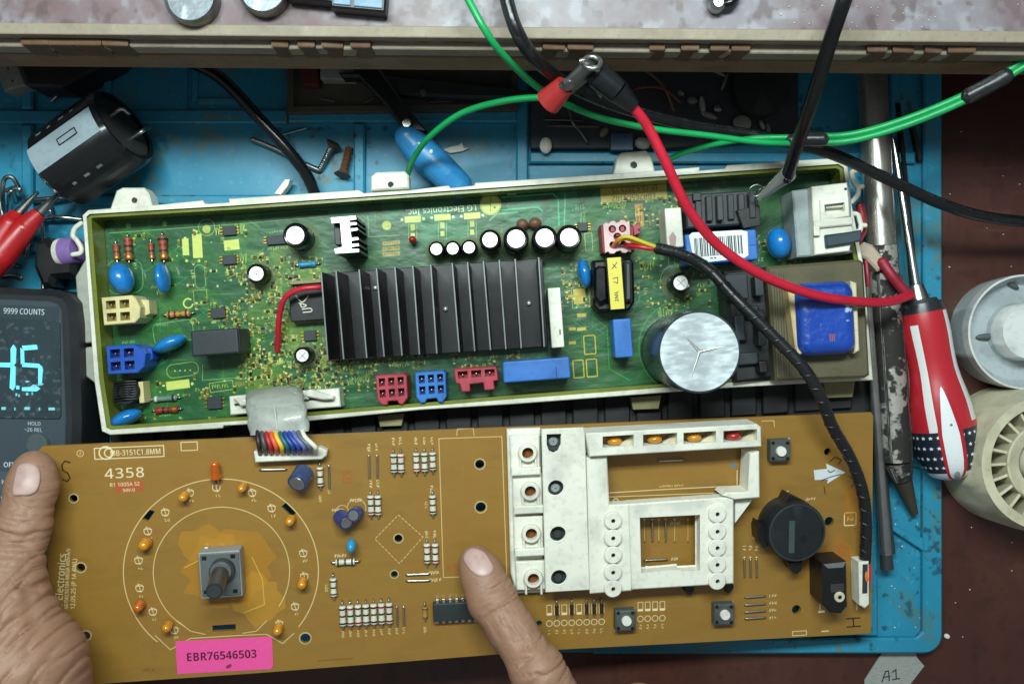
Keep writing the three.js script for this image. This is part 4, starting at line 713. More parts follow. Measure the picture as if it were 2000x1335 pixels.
const cbTex = printed(cf, cbB, CT, 2048, '#8e6a2a', (p) => {
  const x = p.x;
  for (let i = 0; i < 700; i++) { x.fillStyle = ['rgba(158,112,44,0.10)', 'rgba(116,78,28,0.10)', 'rgba(146,98,46,0.09)'][i % 3]; x.beginPath(); x.ellipse(rnd() * p.W, rnd() * p.H, rr(8, 90), rr(3, 22), rr(-0.3, 0.3), 0, 7); x.fill(); }
  for (let i = 0; i < 900; i++) { x.fillStyle = rnd() < 0.5 ? 'rgba(90,52,12,0.25)' : 'rgba(214,170,90,0.22)'; x.fillRect(rnd() * p.W, rnd() * p.H, rr(1, 3), rr(1, 3)); }
  // amber flux around the encoder
  x.globalAlpha = 0.5; p.blot(450, 1110, 92, '#b5781a', 26, 0.9); p.blot(400, 1060, 50, '#b9801f', 18, 0.7); p.blot(505, 1170, 48, '#c08a24', 18, 1.1); x.globalAlpha = 1;
  p.line([[360, 1108], [388, 1094]], '#d6a44a', 2); p.line([[492, 1088], [512, 1130], [516, 1180], [476, 1196]], '#d6a44a', 1.6);
  p.ring(433, 1117, 128, CS, 1.6, 2.2, 6.9); p.line([[346, 1212], [372, 1232], [400, 1238]], CS, 1.5); p.line([[520, 1212], [500, 1232], [474, 1236]], CS, 1.5);
  p.ring(433, 1117, 183, CS, 1.8, 2.35, 6.98); p.line([[302, 1240], [332, 1268], [350, 1258], [372, 1246], [470, 1240], [520, 1238], [552, 1256], [574, 1236]], CS, 1.5);
  // frames and words
  p.frame(252, 883, 126, 21, CS2, 1.8, 0, 0); p.ring(206, 884, 12, CS2, 2.5); p.ring(212, 884, 8, CS2, 2); p.text('MB-3151C1.8MM', 264, 883, 14, CS2, 0, 'sans-serif', 0.86);
  p.ring(156, 885, 6, CS, 1.3); p.text('2', 156, 885, 8, CS); p.frame(369, 871, 30, 16, CS2, 1.5);
  p.line([[136, 903], [126, 900], [120, 908], [122, 918], [132, 924], [136, 934], [130, 940], [122, 936]], '#2b1d0c', 2.4);
  p.text('4358', 243, 924, 26, CS2, 0, 'monospace', 1.2); p.rect(252, 950, 54, 20, '#a5572a'); p.text('R1 1005A SZ', 243, 945, 10, CS2); p.text('94V-0', 251, 957, 9, CS2);
  p.text('LG Electronics', 117, 1140, 19, CS2, -84 + 2); p.text('6870EC9210A MEGA WIN-A/S', 131, 1130, 9, CS2, -84); p.text('12.05.25 (P 1A 4JNL)', 143, 1140, 11, CS2, -84); p.disc(138, 1246, 14, '#d8d3c0'); p.ring(138, 1246, 10, CB, 1.5);
  p.text('KB', 678, 931, 24, '#a0521c', 90, 'sans-serif'); p.text('KB', 884, 1108, 20, '#a0521c', 0); p.text('KB', 1645, 1075, 24, '#a0521c', 90); p.frame(1647, 1076, 22, 16, '#a0521c', 1.6); p.frame(1661, 1013, 25, 27, CS2, 2.2, 3); p.text('2', 1661, 1013, 18, CS2, 90); p.text('K', 1270, 1080, 18, '#a0521c', 0);
  // led footprints
  for (const [a, b, r] of [[422, 952, 0], [370, 962, -35], [322, 1000, -50], [288, 1037, -70], [270, 1094, -90], [272, 1148, -90], [298, 1194, -110], [340, 1230, -120], [492, 962, 30], [530, 992, 45], [592, 1080, 80], [594, 1125, 90], [576, 1184, 100], [545, 1218, 120]]) { p.ring(a, b, 7, CS2, 1.3); p.line([[a - 8, b - 4], [a + 8, b - 4]], CS2, 1.2); p.line([[a - 5, b + 6], [a + 5, b + 6]], CS2, 1.2); p.line([[a - 3, b - 9], [a + 3, b + 8]], CS2, 1.1); p.marks(a + 4, b + 15, 10, 6, CS, 0); }
  // part numbers by the small parts
  for (const [a, b] of [[720, 874], [735, 873], [768, 862], [782, 861], [812, 861], [828, 861], [844, 861], [724, 945], [738, 944], [843, 955], [833, 1044], [849, 1043]]) p.marks(a, b, 16, 6, CS2, 90);
  for (const [a, b] of [[669, 1238], [684, 1237], [699, 1237], [714, 1236], [730, 1235], [745, 1234], [760, 1233], [775, 1232], [789, 1231], [625, 974], [643, 958], [637, 1148], [830, 1230], [832, 986]]) p.marks(a, b, 14, 6, CS, 90);
  for (const [a, b] of [[665, 1085], [695, 976], [660, 995], [848, 1118], [850, 1132], [1320, 1022]]) p.marks(a, b, 24, 7, CS2); p.ring(696, 992, 18, CS, 1.3, 3.4, 6.6); p.ring(668, 998, 12, CS, 1.3, 3.2, 6.2);
  p.line([[778, 1005], [826, 1048], [780, 1100], [732, 1052], [778, 1005]], CS, 0.1); x.setLineDash([5 * p.u, 4 * p.u]); p.line([[778, 1005], [826, 1048], [780, 1100], [732, 1052], [778, 1005]], CS, 1.3); x.setLineDash([]);
  p.line([[857, 856], [980, 852], [990, 1124], [866, 1127], [857, 856]], CS, 1.4); p.line([[892, 850], [893, 838], [924, 836], [926, 850]], CS, 1.3);
  for (let k = 0; k < 8; k++) { const a = 1073 + k * 14.6, b = 1193 - k * 0.5; p.frame(a, b - 2, 10, 20, CS2, 1.2); p.rect(a, b + 6, 10, 5, CS2); p.ring(a, b + 24, 6, CS2, 1.4); p.marks(a, b + 42, 12, 6, CS, 90); }
  for (let k = 0; k < 4; k++) { const a = 1251 + k * 14.3, b = 1186 - k * 0.5; p.frame(a, b - 2, 10, 18, CS2, 1.2); p.rect(a, b + 5, 10, 5, CS2); p.ring(a, b + 22, 6, CS2, 1.4); p.marks(a, b + 38, 12, 6, CS, 90); }
  p.line([[1190, 962], [1284, 956], [1440, 948], [1440, 918]], CS2, 1.5); p.line([[1190, 970], [1400, 962]], CS2, 1.4); p.marks(1312, 948, 50, 4, CS); p.marks(1370, 972, 24, 7, CS2); p.rect(1432, 909, 8, 8, '#3a78b0'); p.ring(1203, 978, 5, CS2, 2);
  for (const a of [1259, 1274, 1287, 1300, 1318, 1344]) { p.disc(a, 1014, 2, CS2); p.disc(a, 1058, 2, '#6a4414'); p.line([[a, 1016], [a, 1056]], CS, 0.9); } for (const [a, b] of [[1365, 1036], [1364, 1070], [1363, 1100]]) p.marks(a, b, 12, 5, CS2); p.marks(1318, 1091, 16, 6, CS2); p.marks(1318, 1103, 16, 6, CS2);
  p.line([[1492, 1000], [1508, 978], [1530, 965], [1540, 958]], CS2, 1.6); p.frame(1478, 1035, 14, 36, CS2, 1.4, 3); p.marks(1584, 974, 22, 6, CS2); for (let k = 0; k < 3; k++) { p.marks(1454 + k * 12, 1070, 12, 8, CS2, 90); p.disc(1454 + k * 12, 1088, 1.8, CS2); p.disc(1454 + k * 12, 1128, 1.8, '#5a3a10'); } for (let k = 0; k < 4; k++) p.marks(1510, 1163 + k * 14, 16, 6, CS2);
  p.frame(1562, 1236, 30, 9, CS2, 1.4); p.rect(1612, 1232, 16, 3, CS); p.line([[1654, 1208], [1680, 1206]], '#241708', 2.6); p.line([[1655, 1224], [1681, 1222]], '#241708', 2.6); p.line([[1667, 1208], [1668, 1223]], '#241708', 2.6);
  p.line([[1620, 902], [1632, 892], [1644, 898], [1638, 906]], '#3a2610', 2); p.line([[1610, 950], [1612, 964]], '#3a2610', 2); p.line([[1660, 930], [1672, 940], [1664, 950]], '#4a3014', 2);
  x.globalAlpha = 0.5; p.blot(1670, 990, 26, '#a8691c', 16, 1.6); p.blot(1640, 1080, 34, '#a86a22', 16, 1); x.globalAlpha = 1; p.line([[1602, 1098], [1602, 1190]], CS2, 1.8); p.line([[1672, 1100], [1674, 1190]], CS2, 1.6); p.rect(1605, 1194, 14, 5, CS2); p.line([[1488, 822], [1512, 821], [1513, 833]], CS, 1.4);
  p.marks(1100, 843, 40, 6, CS); p.marks(1230, 836, 60, 5, CS); p.line([[620, 1290], [690, 1285]], '#7a4a16', 1.6); p.marks(290, 1308, 22, 8, '#7a4214');
});
const cbMat = new THREE.MeshPhysicalMaterial({ map: cbTex, roughness: 0.45, clearcoat: 0.25, clearcoatRoughness: 0.25, bumpMap: texBump, bumpScale: 0.00003 });
{
  const s = shapeOf(cbLocal);
  for (const h of cbHoles) s.holes.push(shapeOf(typeof h[0] === 'number' ? circlePts(cf.at(h[0], h[1], CT), h[2] * cf.scale(h[0], h[1], CT)) : h.map(([a, b]) => cf.at(a, b, CT))));
  const board = add(control, 'printed_board', cbMat, planarUV(extrude(s, 0, CT, 0), cbB));
  for (const [a, b, r] of cbHoles.filter((h) => typeof h[0] === 'number').slice(0, 8)) add(board, 'hole_ring', M(0xb9a77a, 0.5), gRing(cf, a, b, r * 1.3, r, CT, CT + 0.00012, 0, 20));
}
// indicator lights round the dial: leaning domes on two leads
function led(x, y, r, m, h = 5.5) {
  const s = cf.scale(x, y, on(h)), R = r * s, c = cf.at(x, y, on(h)), H = mm(h);
  const g = new THREE.LatheGeometry([[0, 0.0006], [R * 1.18, 0.0006], [R * 1.18, 0.0016], [R, 0.0017], [R, H - R], [R * 0.87, H - R * 0.5], [R * 0.5, H - R * 0.13], [0, H]].map((q) => new THREE.Vector2(Math.max(1e-6, q[0]), q[1])), 20); g.translate(c.x, CT, c.z);
  const o = add(control, 'indicator_light', m, g);
  for (const d of [-1, 1]) add(o, 'lead', mat.tin, gBar(V3(c.x + d * R * 0.5, CT, c.z), V3(c.x + d * R * 0.5, CT + 0.0008, c.z), 0.0003, 0.0003, 6));
}
for (const [x, y, r, m] of [[470, 956, 8, 0], [354, 974, 9, 0], [564, 1021, 9, 0], [277, 1068, 11, 0], [588, 1145, 9, 0], [540, 1236, 9, 0], [322, 1230, 9, 0], [266, 1190, 9, 1]]) led(x, y, r, m ? mat.amberDark : mat.amber);
{ // one light bent over so that its side shows
  const a = cf.at(421, 932, on(2)), b = cf.at(419, 908, on(3.2)), o = add(control, 'indicator_light', mat.amberDark, gBar(a, b, 0.0017, 0.0015, 18));
  const s = new THREE.SphereGeometry(0.0015, 16, 10); s.translate(b.x, b.y, b.z); add(o, 'dome', mat.amberDark, s); add(o, 'collar', mat.amberDark, gBar(a, a.clone().lerp(b, 0.15), 0.002, 0.002, 18)); for (const d of [-4, 4]) add(o, 'lead', mat.tin, gTube(cf, [[421 + d, 932, on(2)], [422 + d, 944, on(1.2)], [422 + d, 952, CT]], 0.0003, { rad: 5 }));
}
{ // rotary encoder
  const o = add(control, 'rotary_encoder', mat.grey, gBox(cf, 430, 1122, 82, 96, CT, on(6.5), { bev: 0.0005, rot: -1 }));
  add(o, 'face_plate', mat.greyMid, gBox(cf, 430, 1122, 76, 88, on(6.4), on(7.0), { bev: 0.0003 }));
  for (const [x, y] of [[398, 1090], [454, 1086], [402, 1156], [459, 1154]]) add(o, 'rivet', mat.black, gBox(cf, x, y, 9, 8, on(6.9), on(7.2), { bev: 0.0001 }));
  add(o, 'collar', mat.greyDark, gCyl(cf, 432, 1117, 25, on(6.9), on(9.5))); add(o, 'collar', mat.greyMid, gRing(cf, 430, 1118, 21, 14, on(9.4), on(11), 0.0003));
  const base = cf.at(431, 1117, on(9)), tip = base.clone().setY(on(24)); tip.z += 0.0012; tip.x += 0.001;
  add(o, 'shaft', M(0x2c3238, 0.3), gBar(base, tip, 0.003, 0.0028, 22)); const fl = gBar(tip.clone().lerp(base, 0.18), tip.clone().add(V3(0, 0.0004, 0)), 0.0022, 0.0022, 18); add(o, 'shaft_tip', mat.greyDark, fl);
  for (const x of [402, 430, 458]) add(o, 'lug', mat.tin, gBox(cf, x, 1072, 10, 8, CT, on(2)));
}
// can capacitors leaning over
function leanCap(x0, y0, x1, y1, r, h1, m) {
  const a = cf.at(x0, y0, on(r * 0.19 * 0.9)), b = cf.at(x1, y1, on(h1)), R = r * cf.scale(x0, y0, CT), o = add(control, 'capacitor', m, gBar(a, b, R, R, 26));
  const d = b.clone().sub(a).normalize(); add(o, 'can_top', mat.alu, gBar(b, b.clone().addScaledVector(d, 0.0003), R * 0.78, R * 0.74, 24)); add(o, 'crimp', m, gBar(b.clone().addScaledVector(d, -0.0006), b.clone().addScaledVector(d, 0.00015), R * 1.01, R * 0.84, 26));
  for (const e of [-1, 1]) add(o, 'lead', mat.tin, tubeOf([a.clone(), a.clone().addScaledVector(d, -0.0016).add(V3(e * 0.0009, 0, 0)), a.clone().addScaledVector(d, -0.0022).add(V3(e * 0.0009, 0, 0)).setY(CT)], 0.0003, 8, 5, false));
}
leanCap(594, 922, 580, 944, 20, 8.5, M(0x3b4a70, 0.3)); leanCap(698, 1000, 690, 1006, 13, 7.5, mat.blueTube); leanCap(664, 1008, 676, 1020, 15, 7, mat.blueTube);
add(control, 'film_capacitor', mat.cyanCap, gEll(cf, 686, 1065, 10, 14, on(4), mm(4)));
// resistors with white bodies and dark bands
const resW = M(0xd6d8ca, 0.4), bandSets = [[K, BR, K], [RD, K, BR], [BR, K, RD], [K, K, BR]];
[[769, 904, 36], [783, 904, 36], [813, 902, 36], [829, 902, 36], [845, 900, 34], [625, 930, 38], [724, 986, 38], [738, 986, 38], [845, 985, 36], [834, 1080, 38], [850, 1080, 38], [651, 1146, 36], ...Array.from({ length: 7 }, (_, i) => [669 + i * 15.2, 1202 - i * 0.9, 40])].forEach(([x, y, l], i) => axial(cf, CT, control, 'resistor', x, y, l, 13.5, true, resW, bandSets[i % 4], mat.tin, 1.2));
axial(cf, CT, control, 'resistor', 674, 1097, 38, 13, false, resW, [K, BR, K], mat.tin, 1.2);
axial(cf, CT, control, 'diode', 830, 1195, 20, 10, true, M(0xa8863c, 0.4), [K], mat.tin, 1);
for (let k = 0; k < 8; k++) if (k % 2 || k > 5) axial(cf, CT, control, 'glass_diode', 1073 + k * 14.6, 1191 - k * 0.5, 20, 8, true, M(0x3a2416, 0.25), [K], mat.tin, 0.8);
// bare jumper links
const link = (a, b) => add(control, 'jumper_link', mat.tin, gTube(cf, [[...a, CT], [a[0] * 0.92 + b[0] * 0.08, a[1] * 0.92 + b[1] * 0.08, on(0.9)], [b[0] * 0.92 + a[0] * 0.08, b[1] * 0.92 + a[1] * 0.08, on(0.9)], [...b, CT]], 0.00035, { rad: 6, tension: 0.2 }));
for (const [a, b] of [[[720, 886], [721, 934]], [[736, 886], [737, 934]], [[506, 917], [560, 916]], [[642, 906], [643, 955]], [[792, 1122], [840, 1120]], [[793, 1134], [841, 1133]], [[775, 1182], [776, 1224]], [[788, 1182], [789, 1222]], [[1455, 1166], [1496, 1163]], [[1455, 1181], [1496, 1178]], [[1455, 1195], [1496, 1192]], [[1455, 1208], [1496, 1205]], [[1466, 1090], [1467, 1126]], [[1454, 1090], [1455, 1126]], [[1478, 1090], [1479, 1126]], [[1286, 900], [1334, 898]], [[1258, 1094], [1304, 1092]], [[1258, 1106], [1304, 1104]], [[1274, 1018], [1275, 1056]], [[1300, 1017], [1301, 1055]]]) link(a, b);
{ // driver chip, half under the fingertip
  const o = add(control, 'driver_chip', M(0x26302f, 0.5), gBox(cf, 900, 1194, 108, 36, on(0.6), on(4), { bev: 0.0004 }));
  for (let k = 0; k < 8; k++) for (const s of [-1, 1]) add(o, 'pin', mat.tin, gBox(cf, 854 + k * 12.6, 1194 - k * 0.6 + s * 20.5, 6.5, 7, CT, on(2.2), { bev: 0.0002 }));
}
for (const [x, y] of [[1525, 880], [1222, 1212], [1415, 1200]]) { // push switches
  const o = add(control, 'push_switch', M(0x4a5254, 0.45), gBox(cf, x, y, 40, 42, CT, on(3.6), { bev: 0.0004 }));
  add(o, 'cover_plate', M(0x6d7678, 0.35, { metalness: 0.6 }), gBox(cf, x, y, 36, 37, on(3.5), on(3.9), { bev: 0.0002 }));
  add(o, 'button', mat.whitePlain, gCyl(cf, x + 3, y + 2, 9.5, on(3.8), on(5.2)));
  for (const [i, j] of [[-1, -1], [1, -1], [-1, 1], [1, 1]]) add(o, 'rivet', mat.black, gCyl(cf, x + i * 14, y + j * 15, 3.4, on(3.8), on(4.15), { bev: 0.0001, seg: 10 }));
  add(o, 'outline_pad', M(0xd4c79c, 0.6), gPoly(cf, [[x - 24, y - 22], [x + 18, y - 25], [x + 18, y - 21], [x - 20, y - 18], [x - 18, y + 20], [x - 22, y + 20]], CT, on(0.15), { bev: 0 }));
}
{ // buzzer
  const o = add(control, 'buzzer', M(0x1a2024, 0.42), gCyl(cf, 1558, 1040, 57, CT, on(11), { bev: 0.0009, seg: 48 }));
  add(o, 'sound_hole', mat.black, gCyl(cf, 1570, 1052, 7, on(10.9), on(11.05), { bev: 0.00005, seg: 20 }));
  add(o, 'paper_strip', M(0x3e4a4a, 0.6), gBox(cf, 1547, 1048, 11, 62, on(10.95), on(11.15), { bev: 0, rot: 1 }));
  add(o, 'rim_ring', M(0x2e3538, 0.35), gRing(cf, 1558, 1040, 55, 52, on(10.9), on(11.25), 0.0001, 48));
  add(o, 'lug', mat.black, gPoly(cf, [[1528, 990], [1542, 964], [1582, 984], [1584, 996], [1560, 990]], CT, on(7))); add(o, 'lug', mat.black, gPoly(cf, [[1480, 1032], [1484, 1020], [1502, 1030], [1504, 1066], [1492, 1070], [1482, 1056]], CT, on(7))); add(o, 'lug', mat.black, gPoly(cf, [[1540, 1098], [1568, 1096], [1566, 1114], [1558, 1121], [1548, 1116]], CT, on(7)));
  add(o, 'lug_clip', mat.tin, gTube(cf, [[1556, 982, on(7.2)], [1566, 988, on(7.4)], [1576, 992, on(7.2)]], 0.0004));
}
{ // upright relay by the edge with its white plug
  const o = add(control, 'trimmer_block', mat.black, gPoly(cf, [[1607, 1100], [1654, 1096], [1656, 1184], [1644, 1198], [1622, 1196], [1608, 1180]], CT, on(12), { bev: 0.0005 }));
  add(o, 'recess', mat.greyDark, gBox(cf, 1636, 1148, 26, 16, on(11.9), on(12.2))); add(o, 'screw_ring', mat.ivory, gRing(cf, 1641, 1166, 10, 5, on(11.9), on(12.8), 0.0002)); add(o, 'screw', mat.blackSoft, gCyl(cf, 1644, 1168, 6, on(11.9), on(12.6))); add(o, 'top_bevel', M(0x6a7072, 0.4), gPoly(cf, [[1609, 1102], [1653, 1097], [1648, 1108], [1618, 1110]], on(11.9), on(12.3)));
  const w = add(control, 'cable_socket', mat.white, gPoly(cf, [[1678, 1098], [1698, 1096], [1699, 1180], [1690, 1188], [1680, 1182]], CT, on(7), { bev: 0.0004 })); add(w, 'slot', mat.greyDark, gBox(cf, 1690, 1130, 10, 56, on(6.9), on(7.1), { bev: 0 }));
}
add(control, 'arrow_sticker', M(0xccd2d6, 0.6, { grime: false }), gPoly(cf, [[1590, 918], [1616, 915], [1614, 905], [1652, 922], [1616, 944], [1618, 936], [1592, 937]], CT, on(0.15), { bev: 0 }), [['pen_mark', mat.slate, gTube(cf, [[1618, 918, on(0.16)], [1622, 922, on(0.16)], [1630, 918, on(0.16)]], 0.0002, { rad: 4 })], ['pen_mark', mat.slate, gTube(cf, [[1604, 938, on(0.16)], [1626, 930, on(0.16)], [1644, 926, on(0.16)]], 0.00018, { rad: 4 })]]);
{ // pink sticker
  const [c, x] = canvas(752, 264); x.fillStyle = '#e64f96'; x.fillRect(0, 0, 752, 264); for (let i = 0; i < 300; i++) { x.fillStyle = 'rgba(255,120,180,0.15)'; x.fillRect(rnd() * 752, rnd() * 264, rr(2, 30), rr(1, 6)); }
  x.fillStyle = '#5a1030'; x.save(); x.translate(356, 132); x.rotate(-0.004); x.font = 'bold 92px sans-serif'; x.textAlign = 'center'; x.textBaseline = 'middle'; x.scale(0.98, 1); x.fillText('EBR76546503', 0, 0); x.restore(); x.fillStyle = '#8a2a4e'; x.beginPath(); x.ellipse(408, 222, 26, 14, -0.5, 0, 7); x.fill();
  const g = gPoly(cf, [[342, 1252], [524, 1243], [531, 1246], [533, 1300], [528, 1306], [346, 1316]], CT, on(0.18), { bev: 0 });
  // uv from the sticker's own corners
  const o = cf.at(342, 1252, on(0.18)), a = cf.at(528, 1243, on(0.18)).sub(o), b = cf.at(346, 1316, on(0.18)).sub(o), p = g.attributes.position, uv = new Float32Array(p.count * 2), det = a.x * b.z - a.z * b.x;
  for (let i = 0; i < p.count; i++) { const dx = p.getX(i) - o.x, dz = p.getZ(i) - o.z; uv[2 * i] = (dx * b.z - dz * b.x) / det; uv[2 * i + 1] = 1 - (a.x * dz - a.z * dx) / det; }
  g.setAttribute('uv', new THREE.BufferAttribute(uv, 2)); g.userData.keepUV = true;
  const st = add(control, 'pink_sticker', new THREE.MeshStandardMaterial({ map: canvasTex(c), roughness: 0.5 }), g); st.userData.label = 'bright pink sticker printed EBR76546503';
}
// ---------- white bracket ----------
{
  const wh = mat.white, base = 3.2;
  const sq = (x0, y0, x1, y1, sk = -0.045) => [[x0, y0], [x1, y0 + (x1 - x0) * sk], [x1, y1 + (x1 - x0) * sk], [x0, y1]];
  const br = add(control, 'bracket', wh, gPoly(cf, [[1058, 838], [1140, 835], [1143, 846], [1152, 1152], [1066, 1157]], on(7.2), on(9), { holes: [[[1066, 846], [1098, 845], [1098, 868], [1092, 882], [1082, 887], [1071, 882], [1066, 868]], [1086, 953, 17.5], [1090, 1043, 17.5], [1092, 1128, 17.5]], bev: 0.0003 }));
  add(br, 'light_column', wh, gPoly(cf, [[990, 838], [1056, 836], [1064, 1157], [1008, 1159], [998, 1120]], CT, on(3), { bev: 0.0005 }));
  [[1031, 885], [1036, 960], [1038, 1043], [1042, 1131]].forEach(([x, y], i) => {
    add(br, 'step', wh, gPoly(cf, [[x - 33, y + (i < 3 ? 40 : 22)], [x + 24, y + (i < 3 ? 38 : 20)], [x + 23, y - 36], [x - 35, y - 34]].map(([a, b]) => [a, b]), on(2.9), on(5.5), { bev: 0.0004, holes: [[x, y, 18]] }));
    if (i < 3) add(br, 'ledge', wh, gPoly(cf, [[x - 32, y + 30], [x + 25, y + 27], [x + 25, y + 42], [x - 32, y + 45]], on(5.4), on(8), { bev: 0.0004 }));
    add(br, 'light_tube', mat.offwhite, gRing(cf, x, y, 18, 13, on(2.9), on(8), 0.0003)); add(br, 'tube_light', M(0x7a4418, 0.3), gEll(cf, x, y - 2, 12, 11, on(3.6), mm(1.4)));
    add(br, 'tube_rail', mat.offwhite, gPoly(cf, [[x - 17, y + 4], [x - 13, y + 4], [x - 12, y + 30], [x - 16, y + 30]], on(5.4), on(7), { bev: 0.0002 })); add(br, 'tube_rail', mat.offwhite, gPoly(cf, [[x + 13, y + 4], [x + 17, y + 4], [x + 18, y + 30], [x + 14, y + 30]], on(5.4), on(7), { bev: 0.0002 }));
  });
  [[1082, 862], [1086, 953], [1090, 1043], [1092, 1128]].forEach(([x, y], i) => { const o = add(br, 'key_switch', M(0x3e474b, 0.45), gBox(cf, x, y, 38, 38, on(0.2), on(base + 2), { bev: 0.0004 })); add(o, 'button', i < 2 ? M(0x8f999c, 0.45) : mat.greyDark, gRing(cf, x - 1, y, 9, i < 2 ? 3 : 0, on(base + 1.9), on(base + 3), 0.0003)); });
  // upper bar with four light windows
  const win = [[1175, 1240], [1254, 1325], [1333, 1401], [1411, 1481]].map(([a, b], i) => [[a, 850 - i * 3.6], [b, 846 - i * 3.6], [b, 872 - i * 3.4], [a, 876 - i * 3.4]]);
  add(br, 'light_bar', wh, gPoly(cf, [[1145, 846], [1480, 828], [1487, 834], [1488, 872], [1152, 892]], on(1), on(12), { holes: win, bev: 0.0004 }));
  add(br, 'bar_backwall', mat.offwhite, gPoly(cf, [[1150, 848], [1478, 831], [1479, 836], [1151, 853]], on(0.6), on(11.8), { bev: 0.0003 }));
  win.forEach((q, i) => { const x = [1200, 1278, 1355, 1432][i], y = [857, 853, 850, 847][i]; add(br, 'window_floor', M(0xb39a6a, 0.5), gPoly(cf, q, on(1.1), on(4.5), { bev: 0 })); add(br, 'window_light', i === 3 ? mat.ledRed : mat.amber, gEll(cf, x, y + 3, 15, 10, on(7), mm(3))); add(br, 'window_slope', mat.ivory, gPoly(cf, [[q[1][0] - 30, q[1][1] + 22], [q[1][0] - 1, q[1][1] + 2], [q[2][0] - 1, q[2][1] - 1], [q[2][0] - 34, q[2][1] + 1]], on(2.4), on(8), { bev: 0.0002 })); });
  // left column, window frame, right post and foot
  add(br, 'side_column', wh, gPoly(cf, [[1146, 894], [1186, 891], [1191, 986], [1229, 984], [1235, 1146], [1234, 1154], [1153, 1160]], on(4), on(9.5), { bev: 0.0005 }));
  add(br, 'window_frame', wh, gPoly(cf, [[1229, 984], [1434, 970], [1434, 1140], [1236, 1152]], on(4), on(10), { holes: [[[1247, 1008], [1370, 1002], [1370, 1116], [1330, 1118], [1328, 1114], [1250, 1121]]], bev: 0.0005 }));
  add(br, 'right_post', wh, gPoly(cf, [[1466, 886], [1484, 882], [1485, 972], [1436, 976], [1412, 968], [1420, 962], [1462, 960]], on(1), on(11), { bev: 0.0005 })); add(br, 'brace', wh, gPoly(cf, [[1436, 978], [1472, 974], [1436, 1022]], on(0.4), on(7), { bev: 0.0003 }));
  for (const [x0, ys] of [[1198, [1017, 1051, 1084, 1118, 1150]], [1402, [1004, 1038, 1070, 1103, 1135]]]) for (const y of ys) { add(br, 'spacer_ring', wh, gRing(cf, x0, y, 17, 5.6, on(9), on(11.4), 0.0003)); add(br, 'bore_shade_disc', mat.black, gCyl(cf, x0, y, 6.4, on(9.6), on(10.2), { bev: 0.00005, seg: 14 })); }  // black disc stands in for the shade inside each ring hole
  for (const [x, y] of [[1347, 1150], [1424, 1146]]) add(br, 'rubber_foot', mat.black, gCyl(cf, x, y, 10, on(0.2), on(4)));
}

// ---------- ribbon harness between the two boards ----------
function gFlatTube(path, a, b, n = 24, round = 2.6) {   // path of points, half width a, half thickness b, flat oval section
  const c = new THREE.CatmullRomCurve3(path), m = 18, pos = [], idx = [];
  for (let i = 0; i <= m; i++) {
    const p = c.getPoint(i / m), t = c.getTangent(i / m), r = V3(-0.9973, 0, 0.0732), nn = r.clone().cross(t).normalize();
    for (let j = 0; j < n; j++) { const q = j / n * 2 * Math.PI, cx = Math.cos(q), sx = Math.sin(q), k = Math.pow(Math.pow(Math.abs(cx), round) + Math.pow(Math.abs(sx), round), -1 / round), w = 1 + 0.03 * Math.sin(i * 1.3 + j); const v = p.clone().addScaledVector(r, a * cx * k * w).addScaledVector(nn, b * sx * k * w); pos.push(v.x, v.y, v.z); }
  }
  for (let i = 0; i < m; i++) for (let j = 0; j < n; j++) { const e = (j + 1) % n, A = i * n + j, B = i * n + e, C = A + n, D = B + n; idx.push(A, B, C, B, D, C); }
  const g = new THREE.BufferGeometry(); g.setAttribute('position', new THREE.Float32BufferAttribute(pos, 3)); g.setIndex(idx); g.computeVertexNormals(); g.setAttribute('uv', new THREE.Float32BufferAttribute(new Float32Array(pos.length / 3 * 2), 2));
  return g;
}
{
  const header = add(control, 'wire_header', mat.white, gPoly(cf, [[495, 882], [626, 874], [639, 880], [637, 890], [628, 897], [498, 903]], CT, on(4.5), { bev: 0.0004 }));
  
  const t = thing('ribbon_harness', 'harness of eleven coloured wires in a flat grey sheath joining the two boards', 'cable');
  const sheath = M(0xa2a8a4, 0.42, { clearcoat: 0.2, bump: 0.00015 });
  add(t, 'sheath', sheath, gFlatTube([[536, 768, 26], [536, 772, 36], [538, 786, 46], [542, 815, 51], [546, 846, 51.5]].map(([x, y, h]) => world.at(x, y, mm(h))), 0.0104, 0.0026));
  add(t, 'sheath_seam', M(0xb9c0bd, 0.4), gTube(world, [[533, 784, 0.0486], [537, 805, 0.0533], [541, 838, 0.0542]], 0.0004, { rad: 5 }));
  const cols = [0x2c1f1a, 0x4a4a4a, 0xa8242a, 0xd4562e, 0xd9b63a, 0x1c5f66, 0x18408a, 0x2a3f98, 0x5a6aa0, 0x5c6068, 0xd8d8c8];
  cols.forEach((c, i) => { const x0 = 504 + i * 8.6, x1 = 508 + i * 10.9; add(t, 'wire', M(c, 0.4, { grime: false }), gTube(world, [[x0 + 4, 815, 0.051], [x0, 834, 0.0515], [x0 + (x1 - x0) * 0.25 - 2, 852, 0.055], [x1 - 2, 872, 0.0555], [x1, 886 - i * 0.5, 0.0515]], 0.00085, { rad: 7 })); });
  const P = (x, y) => world.at(x, y, 0.032);
  add(t, 'torn_film', mat.offwhite, gPoly(world, [[470, 782], [500, 770], [560, 764], [566, 772], [520, 778], [486, 790]], 0.0275, 0.029, { bev: 0.0002 }));
}
